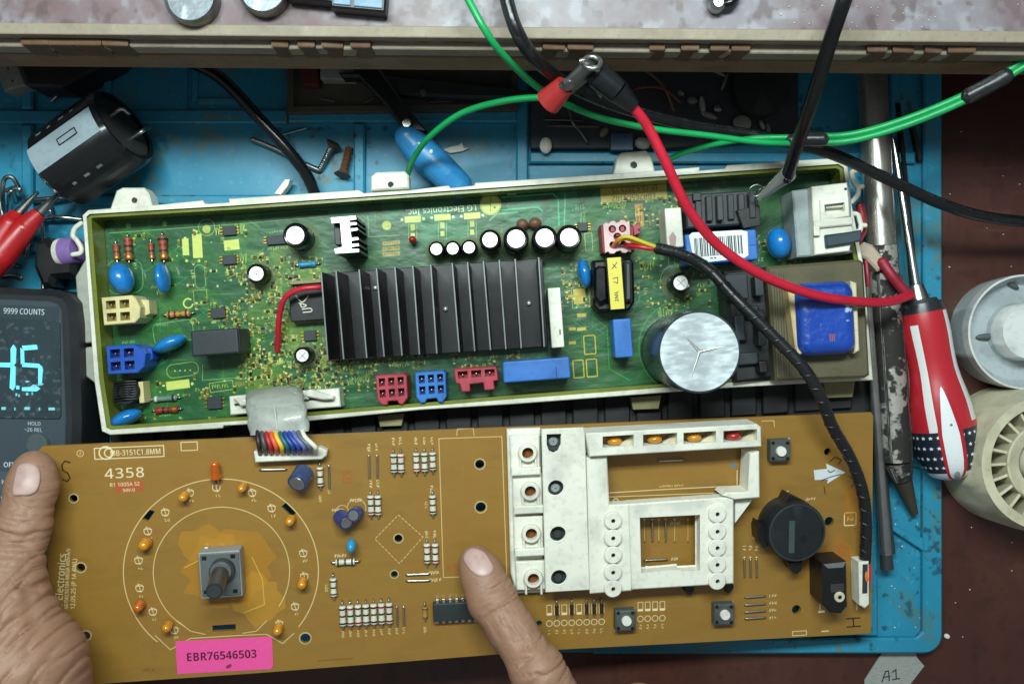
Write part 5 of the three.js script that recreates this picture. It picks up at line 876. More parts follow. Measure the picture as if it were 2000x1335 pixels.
// ---------- sleeved cable from the red plug to the edge of the brown board ----------
function spiral(P, r, pitch, rt) {
  const c = new THREE.CatmullRomCurve3(P), L = c.getLength(), n = Math.round(L / pitch * 12), out = [];
  for (let i = 0; i <= n; i++) { const p = c.getPointAt(i / n), t = c.getTangentAt(i / n), u = t.clone().cross(V3(0, 1, 0)).normalize(), w = u.clone().cross(t).normalize(), a = i / 12 * 2 * Math.PI; out.push(p.addScaledVector(u, r * Math.cos(a)).addScaledVector(w, r * Math.sin(a))); }
  return new THREE.TubeGeometry(new THREE.CatmullRomCurve3(out), n, rt, 5, false);
}
{
  const t = thing('sleeved_cable', 'thin cable in a spiral wound black sleeve from the red plug to the brown board', 'cable');
  const pts = [[1286, 485, 0.030], [1332, 497, 0.034], [1384, 526, 0.040], [1440, 586, 0.044], [1506, 652, 0.046], [1566, 714, 0.047], [1600, 768, 0.046], [1626, 832, 0.041], [1660, 892, 0.036], [1684, 955, 0.0315], [1692, 1020, 0.0285], [1690, 1096, 0.025]].map((p) => world.at(...p));
  add(t, 'sleeve', M(0x191b1d, 0.36, { bump: 0.0001 }), tubeOf(pts, 0.00215, 120, 10)); add(t, 'sleeve_wrap', M(0x1c1e20, 0.32), spiral(pts, 0.0017, 0.0055, 0.0007));
  add(t, 'wire', mat.orange, gTube(world, [[1200, 478, 0.0255], [1210, 468, 0.029], [1228, 466, 0.030], [1262, 478, 0.030], [1292, 486, 0.030]], 0.0009)); add(t, 'wire', mat.yellow, gTube(world, [[1204, 474, 0.026], [1214, 464, 0.0302], [1230, 463, 0.0312], [1262, 475, 0.031], [1290, 485, 0.0306]], 0.0008)); add(t, 'wire', mat.redBright, gTube(world, [[1222, 478, 0.0255], [1246, 481, 0.029], [1270, 485, 0.030], [1292, 488, 0.0296]], 0.0009));
  add(t, 'wire', mat.redBright, gTube(world, [[1693, 1090, 0.0255], [1697, 1115, 0.026], [1695, 1138, 0.0255], [1693, 1150, 0.023]], 0.001)); add(t, 'wire', mat.orange, gTube(world, [[1689, 1090, 0.0255], [1691, 1118, 0.027], [1692, 1140, 0.026], [1692, 1160, 0.023]], 0.0009)); add(t, 'wire', mat.blackSoft, gTube(world, [[1686, 1090, 0.0255], [1684, 1115, 0.0265], [1686, 1136, 0.0258], [1688, 1150, 0.023]], 0.0009));
}
// ---------- leads that cross the bench ----------
{
  single('power_cable', 'thick glossy black cord running down from beneath the shelf to the tray', 'cable', M(0x0f1113, 0.25), gTube(world, [[290, 40, 0.022], [350, 108, 0.024], [430, 152, 0.024], [510, 236, 0.022], [566, 298, 0.019], [600, 344, 0.0145], [614, 376, 0.009]], 0.0023, { rad: 12 }));
  const g1 = thing('green_wire', 'single green wire draped over the shelf edge and passing below the red clip', 'wire', [0, 0, 0]);
  add(g1, 'wire', mat.greenWire, gTube(world, [[880, -60, 0.098], [915, 0, 0.099], [945, 55, 0.099], [980, 104, 0.093], [1040, 162, 0.078], [1100, 200, 0.068], [1180, 232, 0.064], [1280, 252, 0.06], [1380, 264, 0.056], [1480, 277, 0.053], [1560, 280, 0.051]], 0.0011));
  single('green_wire', 'single green wire arching from behind the tray up to the red clip', 'wire', mat.greenWire, gTube(world, [[796, 340, 0.020], [806, 312, 0.028], [838, 268, 0.04], [900, 222, 0.05], [980, 198, 0.057], [1060, 191, 0.062], [1110, 204, 0.064]], 0.00115));
  single('green_wire', 'short green wire branching from the black tape down behind the tray', 'wire', mat.greenWire, gTube(world, [[1304, 312, 0.022], [1350, 293, 0.03], [1410, 279, 0.04], [1480, 270, 0.048], [1560, 268, 0.051]], 0.0011));
  const tw = thing('green_wire_pair', 'pair of green wires bound together with black tape at both ends', 'wire');
  const path = (d) => [[1585, 268 + d, 0.0525], [1640, 268 + d, 0.054], [1700, 257 + d, 0.057], [1790, 228 + d, 0.062], [1880, 190 + d, 0.067], [1950, 152 + d, 0.071], [2060, 86 + d, 0.078]];
  add(tw, 'wire', mat.greenWire, gTube(world, path(-3), 0.0012)); add(tw, 'wire', mat.greenWire, gTube(world, path(9), 0.0012));
  const tape = M(0x202428, 0.35, { bump: 0.0002 });
  add(tw, 'tape', tape, gTube(world, [[1893, 187, 0.068], [1926, 170, 0.070], [1964, 149, 0.072]], 0.0027, { rad: 12 })); add(tw, 'tape', tape, gTube(world, [[1548, 274, 0.051], [1575, 272, 0.0525], [1606, 272, 0.0535]], 0.0024, { rad: 12 }));
  single('black_cable', 'thick black cable coming over the shelf edge and running to the right', 'cable', M(0x101316, 0.3, { bump: 0.0002 }), gTube(world, [[980, -70, 0.098], [990, 0, 0.099], [1012, 66, 0.098], [1050, 120, 0.09], [1110, 165, 0.074], [1200, 205, 0.058], [1340, 243, 0.046], [1460, 262, 0.042], [1570, 284, 0.042], [1640, 306, 0.042], [1740, 352, 0.04], [1840, 398, 0.036], [1930, 424, 0.03], [2060, 438, 0.024]], 0.0021, { rad: 12, seg: 140 }).translate(0, 0, 0));
  const pr = thing('test_probe', 'black test probe cable with a clear tapered tip touching the module', 'probe');
  add(pr, 'cable', M(0x0e1012, 0.25), gTube(world, [[1670, -60, 0.108], [1646, 10, 0.106], [1622, 80, 0.098], [1592, 180, 0.084], [1566, 258, 0.07], [1546, 318, 0.056], [1538, 346, 0.05]], 0.0023, { rad: 12 }));
  const A = world.at(1541, 338, 0.051), B = world.at(1484, 386, 0.034);
  add(pr, 'clear_tip', mat.clear, gBar(A, B, 0.0029, 0.0012, 18)); add(pr, 'tip_wire', mat.steel, gBar(A, B.clone().lerp(A, -0.12), 0.0006, 0.0004, 8));
  for (const [x, y, r] of [[1476, 372, 0.0026], [1492, 374, 0.002]]) { const g = new THREE.TorusGeometry(r, 0.0003, 6, 20), c = world.at(x, y, 0.034); g.rotateX(0.9); g.rotateY(0.7); g.translate(c.x, c.y, c.z); add(pr, 'wire_loop', mat.steel, g); }
}
{
  const t = thing('clip_lead', 'red lead ending in an alligator clip with a red boot and black sleeve', 'lead');
  const P = (x, y, h) => world.at(x, y, h);
  add(t, 'wire', mat.redWire, gTube(world, [[1226, 198, 0.0815], [1262, 242, 0.078], [1298, 312, 0.075], [1340, 400, 0.070], [1388, 464, 0.066], [1440, 508, 0.062], [1510, 547, 0.057], [1600, 578, 0.050], [1690, 590, 0.042], [1742, 588, 0.036], [1778, 576, 0.03]], 0.00172, { rad: 12, seg: 110 }));
  const a = P(1166, 146, 0.085), b = P(1206, 178, 0.0835), c = P(1238, 208, 0.081);
  add(t, 'black_sleeve', M(0x14181c, 0.3), join([gBar(a, b, 0.0042, 0.0039, 20), gBar(b, c, 0.0039, 0.0022, 20)]));
  const boot0 = P(1070, 200, 0.078), boot1 = P(1104, 166, 0.083);
  add(t, 'red_boot', M(0xa82e2e, 0.45), join([gBar(boot0, boot1, 0.0044, 0.0033, 22)])); add(t, 'boot_mouth', M(0xc87a6a, 0.5), gBar(boot0.clone().lerp(boot1, -0.04), boot0, 0.0038, 0.0044, 22));
  // two toothed jaws meeting at a hinge
  const j0 = P(1100, 172, 0.0845), j1 = P(1156, 124, 0.0905), j2 = P(1150, 136, 0.084);
  add(t, 'jaw', mat.steelDull, gBar(j0, j1, 0.0022, 0.0030, 10, 0.6)); add(t, 'jaw', mat.steelDull, gBar(P(1106, 178, 0.081), j2, 0.0022, 0.003, 10, 0.6));
  add(t, 'hinge', mat.steel, gBar(P(1106, 160, 0.086), P(1112, 168, 0.087), 0.0018, 0.0018, 14)); const tr = new THREE.TorusGeometry(0.0026, 0.0008, 8, 20); tr.rotateX(1.0); tr.translate(j1.x, j1.y + 0.001, j1.z); add(t, 'jaw_loop', mat.steel, tr);
  for (let k = 0; k < 4; k++) { const q = P(1142 + k * 7, 118 + k * 6, 0.092 - k * 0.001); const s = new THREE.ConeGeometry(0.0011, 0.0026, 6); s.rotateZ(-0.8 + k * 0.5); s.translate(q.x, q.y, q.z); add(t, 'tooth', mat.steel, s); }
  add(t, 'crimp', mat.blackSoft, gBar(P(1158, 136, 0.087), a, 0.0028, 0.0036, 16));
}
{
  const t = thing('red_mains_lead', 'red lead with a beige strain relief passing behind the mains socket', 'lead');
  add(t, 'strain_relief', M(0xb3a596, 0.55), gPoly(world, [[1664, 492], [1690, 472], [1706, 478], [1738, 516], [1716, 530], [1694, 506]], 0.015, 0.021, { bev: 0.0008 }));
  add(t, 'wire', mat.redDeep, gTube(world, [[1724, 512, 0.021], [1742, 538, 0.022], [1760, 560, 0.022], [1776, 578, 0.022]], 0.0021)); add(t, 'wire', mat.redDeep, gTube(world, [[1680, 402, 0.016], [1684, 420, 0.016], [1686, 446, 0.016], [1676, 470, 0.019]], 0.0017)); add(t, 'wire', mat.redDeep, gTube(world, [[1690, 492, 0.018], [1695, 540, 0.02], [1698, 600, 0.018], [1700, 640, 0.012]], 0.0009));
}
// ---------- multimeter ----------
{
  const t = thing('multimeter', 'dark grey multimeter with a glowing cyan reading, half under the brown board', 'multimeter');
  const top = 0.031;
  add(t, 'case', M(0x1b2126, 0.5), gPoly(world, [[-330, 548], [104, 565], [128, 572], [142, 590], [147, 630], [153, 820], [148, 1010], [120, 1250], [-330, 1250]], MT, top, { bev: 0.0025 }));
  const pz = [[-320, 570], [96, 588], [112, 594], [119, 606], [128, 820], [122, 1000], [104, 1235], [-320, 1235]], pg = gPoly(world, pz, top - 0.0006, top + 0.0004, { bev: 0.0003 });
  const pb = bounds(pz.map(([x, y]) => world.at(x, y, top + 0.0004)));
  const ptex = printed(world, pb, top + 0.0004, 1024, '#3a474e', (p) => {
    for (let i = 0; i < 500; i++) { p.x.fillStyle = rnd() < 0.5 ? 'rgba(20,26,30,0.14)' : 'rgba(120,136,142,0.10)'; p.x.fillRect(rnd() * p.W, rnd() * p.H, rr(1, 14), rr(1, 6)); }
    p.rect(-110, 606, 450, 30, '#323d44', 2); p.text('9999 COUNTS', 46, 608, 15, '#c9d6da', 2, 'sans-serif', 0.86); p.text('HOLD', 66, 827, 10, '#b8c6ca', 2); p.text('~26 REL', 64, 839, 10, '#b8c6ca', 2); p.text('OFF', 17, 907, 13, '#d8e0e2', 1); p.rect(10, 950, 30, 60, '#48545a', 1); p.marks(10, 940, 16, 8, '#c8d2d4'); p.marks(10, 972, 18, 8, '#c8d2d4');
  });
  add(t, 'front_panel', new THREE.MeshStandardMaterial({ map: ptex, roughness: 0.45, roughnessMap: texRough }), planarUV(pg, pb));
  const scr = dataTex(256, 256, (u, v) => { const a = fbm(u, v, 40, 3, 171), b = fbm(u, v, 6, 4, 173), k = 1 + 0.25 * (b - 0.5); return mix([44 * k, 58 * k, 64 * k], [120, 138, 144], 0.35 * sstep(0.6, 0.75, a)); });
  const sc = add(t, 'screen', new THREE.MeshPhysicalMaterial({ map: scr, roughness: 0.22, clearcoat: 0.5, clearcoatRoughness: 0.15 }), gPoly(world, [[-320, 612], [112, 625], [116, 630], [118, 812], [114, 818], [-320, 812]], top + 0.0003, top + 0.0011, { bev: 0.0002 }));
  const glow = new THREE.MeshStandardMaterial({ color: 0x5fc6d2, emissive: 0x6fdcec, emissiveIntensity: 0.6, roughness: 0.4 }), dim = new THREE.MeshStandardMaterial({ color: 0x7fc0cc, emissive: 0x6fd0e0, emissiveIntensity: 0.12, roughness: 0.5 });
  const zt = top + 0.0016, zb = top + 0.0009, seg = (pts, m = glow) => add(sc, 'digit_segment', m, gPoly(world, pts, zb, zt, { bev: 0 }));
  seg([[20, 680], [25, 673], [30, 681], [29, 709], [25, 713], [20, 709]]); seg([[20, 716], [25, 713], [29, 717], [28, 755], [24, 762], [18, 757]]); seg([[-16, 708], [19, 708], [23, 713], [19, 717], [-16, 716]]); seg([[-14, 680], [-9, 675], [-4, 681], [-7, 707], [-12, 706]]);
  seg([[42, 675], [70, 673], [72, 682], [45, 684]]); seg([[39, 679], [45, 684], [46, 707], [40, 711]]); seg([[44, 708], [74, 710], [78, 714], [73, 718], [42, 716]]); seg([[74, 717], [80, 714], [82, 722], [80, 748], [74, 753]]); seg([[42, 756], [72, 755], [77, 759], [70, 764], [42, 763]]); seg([[31, 753], [36, 753], [36, 760], [31, 760]]);
  for (const [x, y, w] of [[31, 770, 3], [36, 772, 2], [52, 769, 4], [62, 768, 2], [6, 797, 8], [52, 797, 10], [100, 798, 12], [28, 798, 2], [76, 798, 2]]) seg([[x - w / 2, y - 2.5], [x + w / 2, y - 2.5], [x + w / 2, y + 3], [x - w / 2, y + 3]], dim);
  for (const [x, y, r] of [[66, 753, 9], [78, 750, 7], [52, 745, 5]]) seg(Array.from({ length: 7 }, (_, i) => [x + r * rr(0.4, 1.1) * Math.cos(i / 7 * 6.28), y + r * rr(0.2, 0.5) * Math.sin(i / 7 * 6.28)]), dim);
  add(t, 'button', M(0x48545a, 0.5), gCyl(world, 70, 868, 22, top + 0.0003, top + 0.003, { bev: 0.0008 }));
  single('red_test_lead', 'red test lead running along the side of the multimeter', 'lead', mat.redDeep, gTube(world, [[152, 660, 0.014], [156, 720, 0.016], [152, 790, 0.017], [146, 860, 0.016], [140, 940, 0.014]], 0.0017));
}
// ---------- tools on the right of the mat ----------
{
  const burnt = dataTex(512, 512, (u, v) => { const a = fbm(u, v, 6, 5, 181), b = fbm(u, v, 26, 4, 183), k = sstep(0.52, 0.62, 0.55 * a + 0.45 * b); return mix([52, 50, 48], [176, 172, 164], k); });
  const burntR = dataTex(512, 512, (u, v) => { const a = fbm(u, v, 6, 5, 181), b = fbm(u, v, 26, 4, 183), k = sstep(0.52, 0.62, 0.55 * a + 0.45 * b); return 0.75 - 0.4 * k; }, false);
  const t = thing('soldering_barrel', 'long mottled metal soldering barrel with a burnt tapered tip on the mat', 'soldering iron');
  const P = (x, y, h) => world.at(x, y, h);
  const burntMat = new THREE.MeshStandardMaterial({ map: burnt, roughnessMap: burntR, roughness: 1, metalness: 0.5, bumpMap: texBump, bumpScale: 0.0002 });
  add(t, 'handle_tube', M(0xb5b6b0, 0.3, { metalness: 0.85 }), gBar(P(1702, 120, 0.0125), P(1722, 480, 0.0125), 0.0055, 0.0056, 28));
  add(t, 'barrel', burntMat, gBar(P(1722, 481, 0.0125), P(1752, 900, 0.0125), 0.0061, 0.0061, 28)); add(t, 'shoulder', burntMat, gBar(P(1752, 901, 0.0125), P(1762, 935, 0.011), 0.0060, 0.0040, 24)); add(t, 'tip', M(0x4a443c, 0.6, { metalness: 0.4 }), gBar(P(1762, 935, 0.0105), P(1786, 1002, 0.006), 0.0038, 0.0016, 18));
  const s = thing('steel_rod', 'long thin polished steel rod lying beside the brown board', 'rod');
  add(s, 'shaft', M(0xa4a8aa, 0.3, { metalness: 0.9 }), gBar(P(1694, 560, 0.020), P(1731, 1082, 0.0100), 0.0014, 0.0023, 16)); add(s, 'end_cap', mat.greyDark, gBar(P(1731, 1083, 0.0095), P(1733, 1110, 0.009), 0.0023, 0.0025, 18)); add(s, 'flat_side', mat.greyDark, gBar(P(1712, 800, 0.0125), P(1740, 1080, 0.0072), 0.0016, 0.0018, 12));
  single('thin_blade', 'dark flat steel blade lying along the mat next to the screwdriver shaft', 'blade', M(0x2c3034, 0.35, { metalness: 0.8 }), gPoly(world, [[1752, 200], [1760, 200], [1796, 560], [1784, 566]], MT, 0.0065, { bev: 0.0004 }));
  single('black_stick', 'short black plastic stick in the shaded mat bay by the metal barrel', 'stick', mat.blackSoft, gPoly(world, [[1778, 230], [1786, 232], [1804, 310], [1796, 316]], MT, 0.006));
}
{
  const t = thing('screwdriver', 'screwdriver with a stubby red, white and navy star patterned handle', 'screwdriver');
  const A = world.at(1797, 592, 0.0145), B = world.at(1862, 934, 0.0150), d = B.clone().sub(A), L = d.length(); d.normalize();
  const sx = d.clone().cross(V3(0, 1, 0)).normalize(), sz = sx.clone().cross(d).normalize(), basis = new THREE.Matrix4().makeBasis(sx, d, sz);
  const prof = [0.0112, 0.0122, 0.0126, 0.0127, 0.0125, 0.0124, 0.0126, 0.0134, 0.0146, 0.0157, 0.0163, 0.0167, 0.0168, 0.0166, 0.0158, 0.0140, 0.0105, 0.0050, 0.00001].map((r, i, a) => new THREE.Vector2(r * 0.72, i < 15 ? i / 16 * L : L * [0.93, 0.975, 1.0, 1.005][i - 15]));
  const g = new THREE.LatheGeometry(prof, 48, Math.PI); g.applyMatrix4(basis); g.translate(A.x, A.y, A.z); g.userData.keepUV = true;
  const [c, x] = canvas(1024, 1024), U = (s) => (0.5 - Math.asin(clamp(s, -1, 1)) / (2 * Math.PI)) * 1024, Y = (v) => v * 1024;   // canvas y runs from the blade end down to the butt (flipped uv)
  const band = (s0, s1, v0, v1, col) => { x.fillStyle = col; x.beginPath(); const n = 12; for (let i = 0; i <= n; i++) x.lineTo(U(typeof s0 === 'function' ? s0(i / n) : s0), Y(v0 + (v1 - v0) * i / n)); for (let i = n; i >= 0; i--) x.lineTo(U(typeof s1 === 'function' ? s1(i / n) : s1), Y(v0 + (v1 - v0) * i / n)); x.closePath(); x.fill(); };
  x.fillStyle = '#b3202c'; x.fillRect(0, 0, 1024, 1024); for (let k = 0; k < 1024; k += 128) { x.fillStyle = '#d9dad8'; x.fillRect(k + 8, 30, 44, 600); }
  x.fillStyle = '#b3202c'; x.fillRect(256, 0, 512, 640); x.fillStyle = '#23262c'; x.fillRect(0, 0, 1024, 46);
  band((t) => -0.52 + 0.12 * t, (t) => -0.2 + 0.06 * t, 0.1, 0.63, '#dcdddb'); band((t) => 0.86, (t) => 1, 0.05, 0.6, '#dcdddb'); band(-1, -0.92, 0.05, 0.62, '#dcdddb');
  x.fillStyle = '#17202f'; x.fillRect(0, Y(0.63), 1024, Y(0.22)); x.fillStyle = '#e2e4e4'; const star = (a, b, r) => { x.beginPath(); for (let i = 0; i < 10; i++) { const q = i % 2 ? r * 0.45 : r, an = -Math.PI / 2 + i * Math.PI / 5; x.lineTo(a + q * Math.cos(an), b + q * 0.8 * Math.sin(an)); } x.fill(); };
  for (let i = 0; i < 26; i++) for (let j = 0; j < 4; j++) star(20 + i * 40 + (j % 2) * 6, Y(0.655 + j * 0.052), 14);
  x.fillStyle = '#d6d8d8'; x.fillRect(0, Y(0.85), 1024, Y(0.15));
  const loz = (s, v0, v1, w, col) => { x.fillStyle = col; x.beginPath(); const n = 40; for (let i = 0; i <= n; i++) { const k = i / n, ww = w * Math.min(1, Math.pow(k * 2.2, 0.6)) * Math.min(1, Math.pow((1 - k) * 9, 0.5)); x.lineTo(U(s - ww), Y(v0 + (v1 - v0) * k)); } for (let i = n; i >= 0; i--) { const k = i / n, ww = w * Math.min(1, Math.pow(k * 2.2, 0.6)) * Math.min(1, Math.pow((1 - k) * 9, 0.5)); x.lineTo(U(s + ww), Y(v0 + (v1 - v0) * k)); } x.fill(); };
  loz(0.2, 0.36, 0.955, 0.36, '#a81c28'); loz(0.2, 0.41, 0.93, 0.25, '#dfe2e4'); x.fillStyle = '#9aa0a4'; x.beginPath(); x.ellipse(U(0.22), Y(0.88), 22, 40, 0, 0, 7); x.fill(); x.fillStyle = '#6d7276'; x.beginPath(); x.arc(U(0.26), Y(0.6), 7, 0, 7); x.fill();
  for (let i = 0; i < 400; i++) { x.fillStyle = 'rgba(40,30,28,0.12)'; x.fillRect(rnd() * 1024, rnd() * 1024, rr(1, 10), rr(1, 5)); }
  const hm = new THREE.MeshPhysicalMaterial({ map: canvasTex(c), roughness: 0.32, clearcoat: 0.4, clearcoatRoughness: 0.2, bumpMap: texBump, bumpScale: 0.00003 });
  hm.map.flipY = false; hm.map.wrapS = THREE.RepeatWrapping; hm.map.offset.x = -0.07; add(t, 'handle', hm, g);
  add(t, 'ferrule', mat.steel, gBar(world.at(1789, 556, 0.0145), world.at(1797, 594, 0.0145), 0.0028, 0.0042, 20)); add(t, 'collar', mat.slate, gBar(world.at(1796, 584, 0.0145), world.at(1799, 604, 0.0145), 0.0062, 0.0080, 28));
  add(t, 'shaft', M(0xc4c8ca, 0.22, { metalness: 1 }), gBar(world.at(1745, 270, 0.0105), world.at(1790, 560, 0.0145), 0.0012, 0.0016, 14));
}
// ---------- round plastic parts on the table ----------
{
  const L = (fr, x, y, h, prof) => gLathe(fr, x, y, h, prof, 64);
  const t = thing('grey_dial', 'round pale grey plastic dial with dark slots, lying on the brown table', 'dial'), cx = 2002, cy = 648, h = 0.016, s = world.scale(cx, cy, h), R = 112 * s;
  const pale = M(0xaab6be, 0.4), rimM = M(0xc6ccd0, 0.4);
  add(t, 'body', pale, L(world, cx, cy, h, [[0, 0], [R * 0.97, 0], [R, 0.008], [R, h], [R * 0.965, h], [R * 0.95, h - 0.002], [R * 0.84, h - 0.006], [R * 0.52, h - 0.0065], [R * 0.5, h - 0.004]])); add(t, 'rim', rimM, L(world, cx, cy, h, [[R * 0.965, h - 0.0005], [R * 0.968, h + 0.0008], [R * 1.002, h + 0.0006], [R * 1.004, h - 0.004]])); add(t, 'hub', M(0xd6dde0, 0.35), L(world, cx, cy, h, [[0, h + 0.004], [R * 0.46, h + 0.0035], [R * 0.495, h + 0.002], [R * 0.5, h - 0.006]]));
  for (const [x, y, w, d, r] of [[1928, 657, 44, 13, -4], [1974, 553, 40, 12, 34]]) add(t, 'slot', M(0x4c565a, 0.6), gEll(world, x, y, w / 2, d / 2, h - 0.0052, 0.0012, r));
  const q = thing('cream_wheel', 'cream plastic wheel with radial ribs, lying on the brown table', 'wheel'), wx = 2050, wy = 905, wh = 0.03, ws = world.scale(wx, wy, wh), W = 142 * ws, cr = M(0xc9c6ae, 0.45), crd = M(0xbdbaa0, 0.5);
  add(q, 'outer_wall', cr, L(world, wx, wy, wh, [[W * 0.95, 0], [W * 1.02, 0], [W * 1.0, wh * 0.7], [W * 0.93, wh], [W * 0.8, wh], [W * 0.785, wh - 0.001], [W * 0.785, wh - 0.012]])); add(q, 'floor', crd, L(world, wx, wy, wh, [[0, 0.004], [W * 0.94, 0.004], [W * 0.94, wh - 0.013], [0, wh - 0.013]])); add(q, 'inner_ring', cr, L(world, wx, wy, wh, [[W * 0.56, wh - 0.013], [W * 0.56, wh - 0.001], [W * 0.54, wh - 0.0004], [W * 0.36, wh - 0.003], [W * 0.34, wh - 0.008]])); add(q, 'hub', M(0xd8d8cc, 0.4), L(world, wx, wy, wh, [[0, wh - 0.001], [W * 0.26, wh - 0.001], [W * 0.28, wh - 0.003], [W * 0.28, wh - 0.012]]));
  const c = world.at(wx, wy, wh); for (let k = 0; k < 22; k++) { const b = new RoundedBoxGeometry(W * 0.25, 0.011, 0.0011, 1, 0.0002); b.rotateX(0.12); b.translate(W * 0.67, wh - 0.0075, 0); b.rotateY(k / 22 * 2 * Math.PI + 0.07); b.translate(c.x, 0, c.z); add(q, 'rib', cr, b); }
}
{
  const [c, x] = canvas(512, 340); x.fillStyle = '#8f918c'; x.fillRect(0, 0, 512, 340); for (let i = 0; i < 500; i++) { x.fillStyle = rnd() < 0.5 ? 'rgba(110,110,104,0.2)' : 'rgba(170,172,168,0.2)'; x.fillRect(rnd() * 512, rnd() * 340, rr(4, 40), rr(2, 10)); }
  x.strokeStyle = '#2a3038'; x.lineWidth = 11; x.lineCap = 'round'; x.beginPath(); x.moveTo(150, 250); x.lineTo(180, 165); x.lineTo(205, 160); x.lineTo(212, 240); x.moveTo(162, 212); x.lineTo(215, 205); x.moveTo(240, 170); x.lineTo(268, 150); x.lineTo(272, 225); x.moveTo(240, 232); x.lineTo(300, 222); x.stroke();
  const pts = [[1724, 1274], [1788, 1272], [1792, 1284], [1806, 1300], [1778, 1336], [1770, 1352], [1690, 1352], [1689, 1328]], g = gPoly(world, pts, 0.0002, 0.0008, { bev: 0 }), b = bounds(pts.map(([a, e]) => world.at(a, e, 0.0008)));
  single('paper_tag', 'torn grey paper tag with A1 handwritten on it, lying on the table', 'tag', new THREE.MeshStandardMaterial({ map: canvasTex(c), roughness: 0.7 }), planarUV(g, b));
  single('plaster_crumb', 'white crumb on the table at the corner of the blue mat', 'crumb', mat.lint, gEll(world, 1850, 1242, 6, 5, 0.001, 0.001, 30));
  const bits = []; for (let i = 0; i < 46; i++) { const onMat = i % 2, px = onMat ? rr(1735, 1800) : rr(1850, 2000), py = onMat ? rr(930, 1240) : rr(250, 1330); bits.push(gEll(world, px, py, rr(0.6, 1.8), rr(0.6, 1.6), onMat ? MT + 0.0002 : 0.0002, 0.0003, rr(0, 90))); }
  for (let i = 0; i < 40; i++) bits.push(gEll(world, rr(1480, 2000), rr(5, 75), rr(0.6, 2), rr(0.6, 1.6), SH + 0.0002, 0.0003, rr(0, 90)));
  const d = add(scene, 'dust_specks', mat.lint, join(bits.map((q) => q))); tag(d, 'pale dust specks scattered over table, mat and shelf', 'dust'); d.userData.kind = 'stuff';
}
// ---------- hands ----------
function roundCone(p, a, b, r1, r2) {
  const bx = b.x - a.x, by = b.y - a.y, bz = b.z - a.z, l2 = bx * bx + by * by + bz * bz, px = p[0] - a.x, py = p[1] - a.y, pz = p[2] - a.z;
  const t = clamp((px * bx + py * by + pz * bz) / l2), dx = px - bx * t, dy = py - by * t, dz = pz - bz * t;
  return Math.sqrt(dx * dx + dy * dy + dz * dz) - (r1 + (r2 - r1) * t);
}
const smin = (a, b, k) => { const h = Math.max(k - Math.abs(a - b), 0) / k; return Math.min(a, b) - h * h * k * 0.25; };
function handField(groups) {      // each group is a chain of bones joined tightly; chains join with their own softness
  return (p) => { let d = 1; for (const { k, bones, kin } of groups) { let e = 1; for (const [a, b, r1, r2] of bones) e = smin(e, roundCone(p, a, b, r1, r2), kin ?? 0.003); d = smin(d, e, k); } return d; };
}
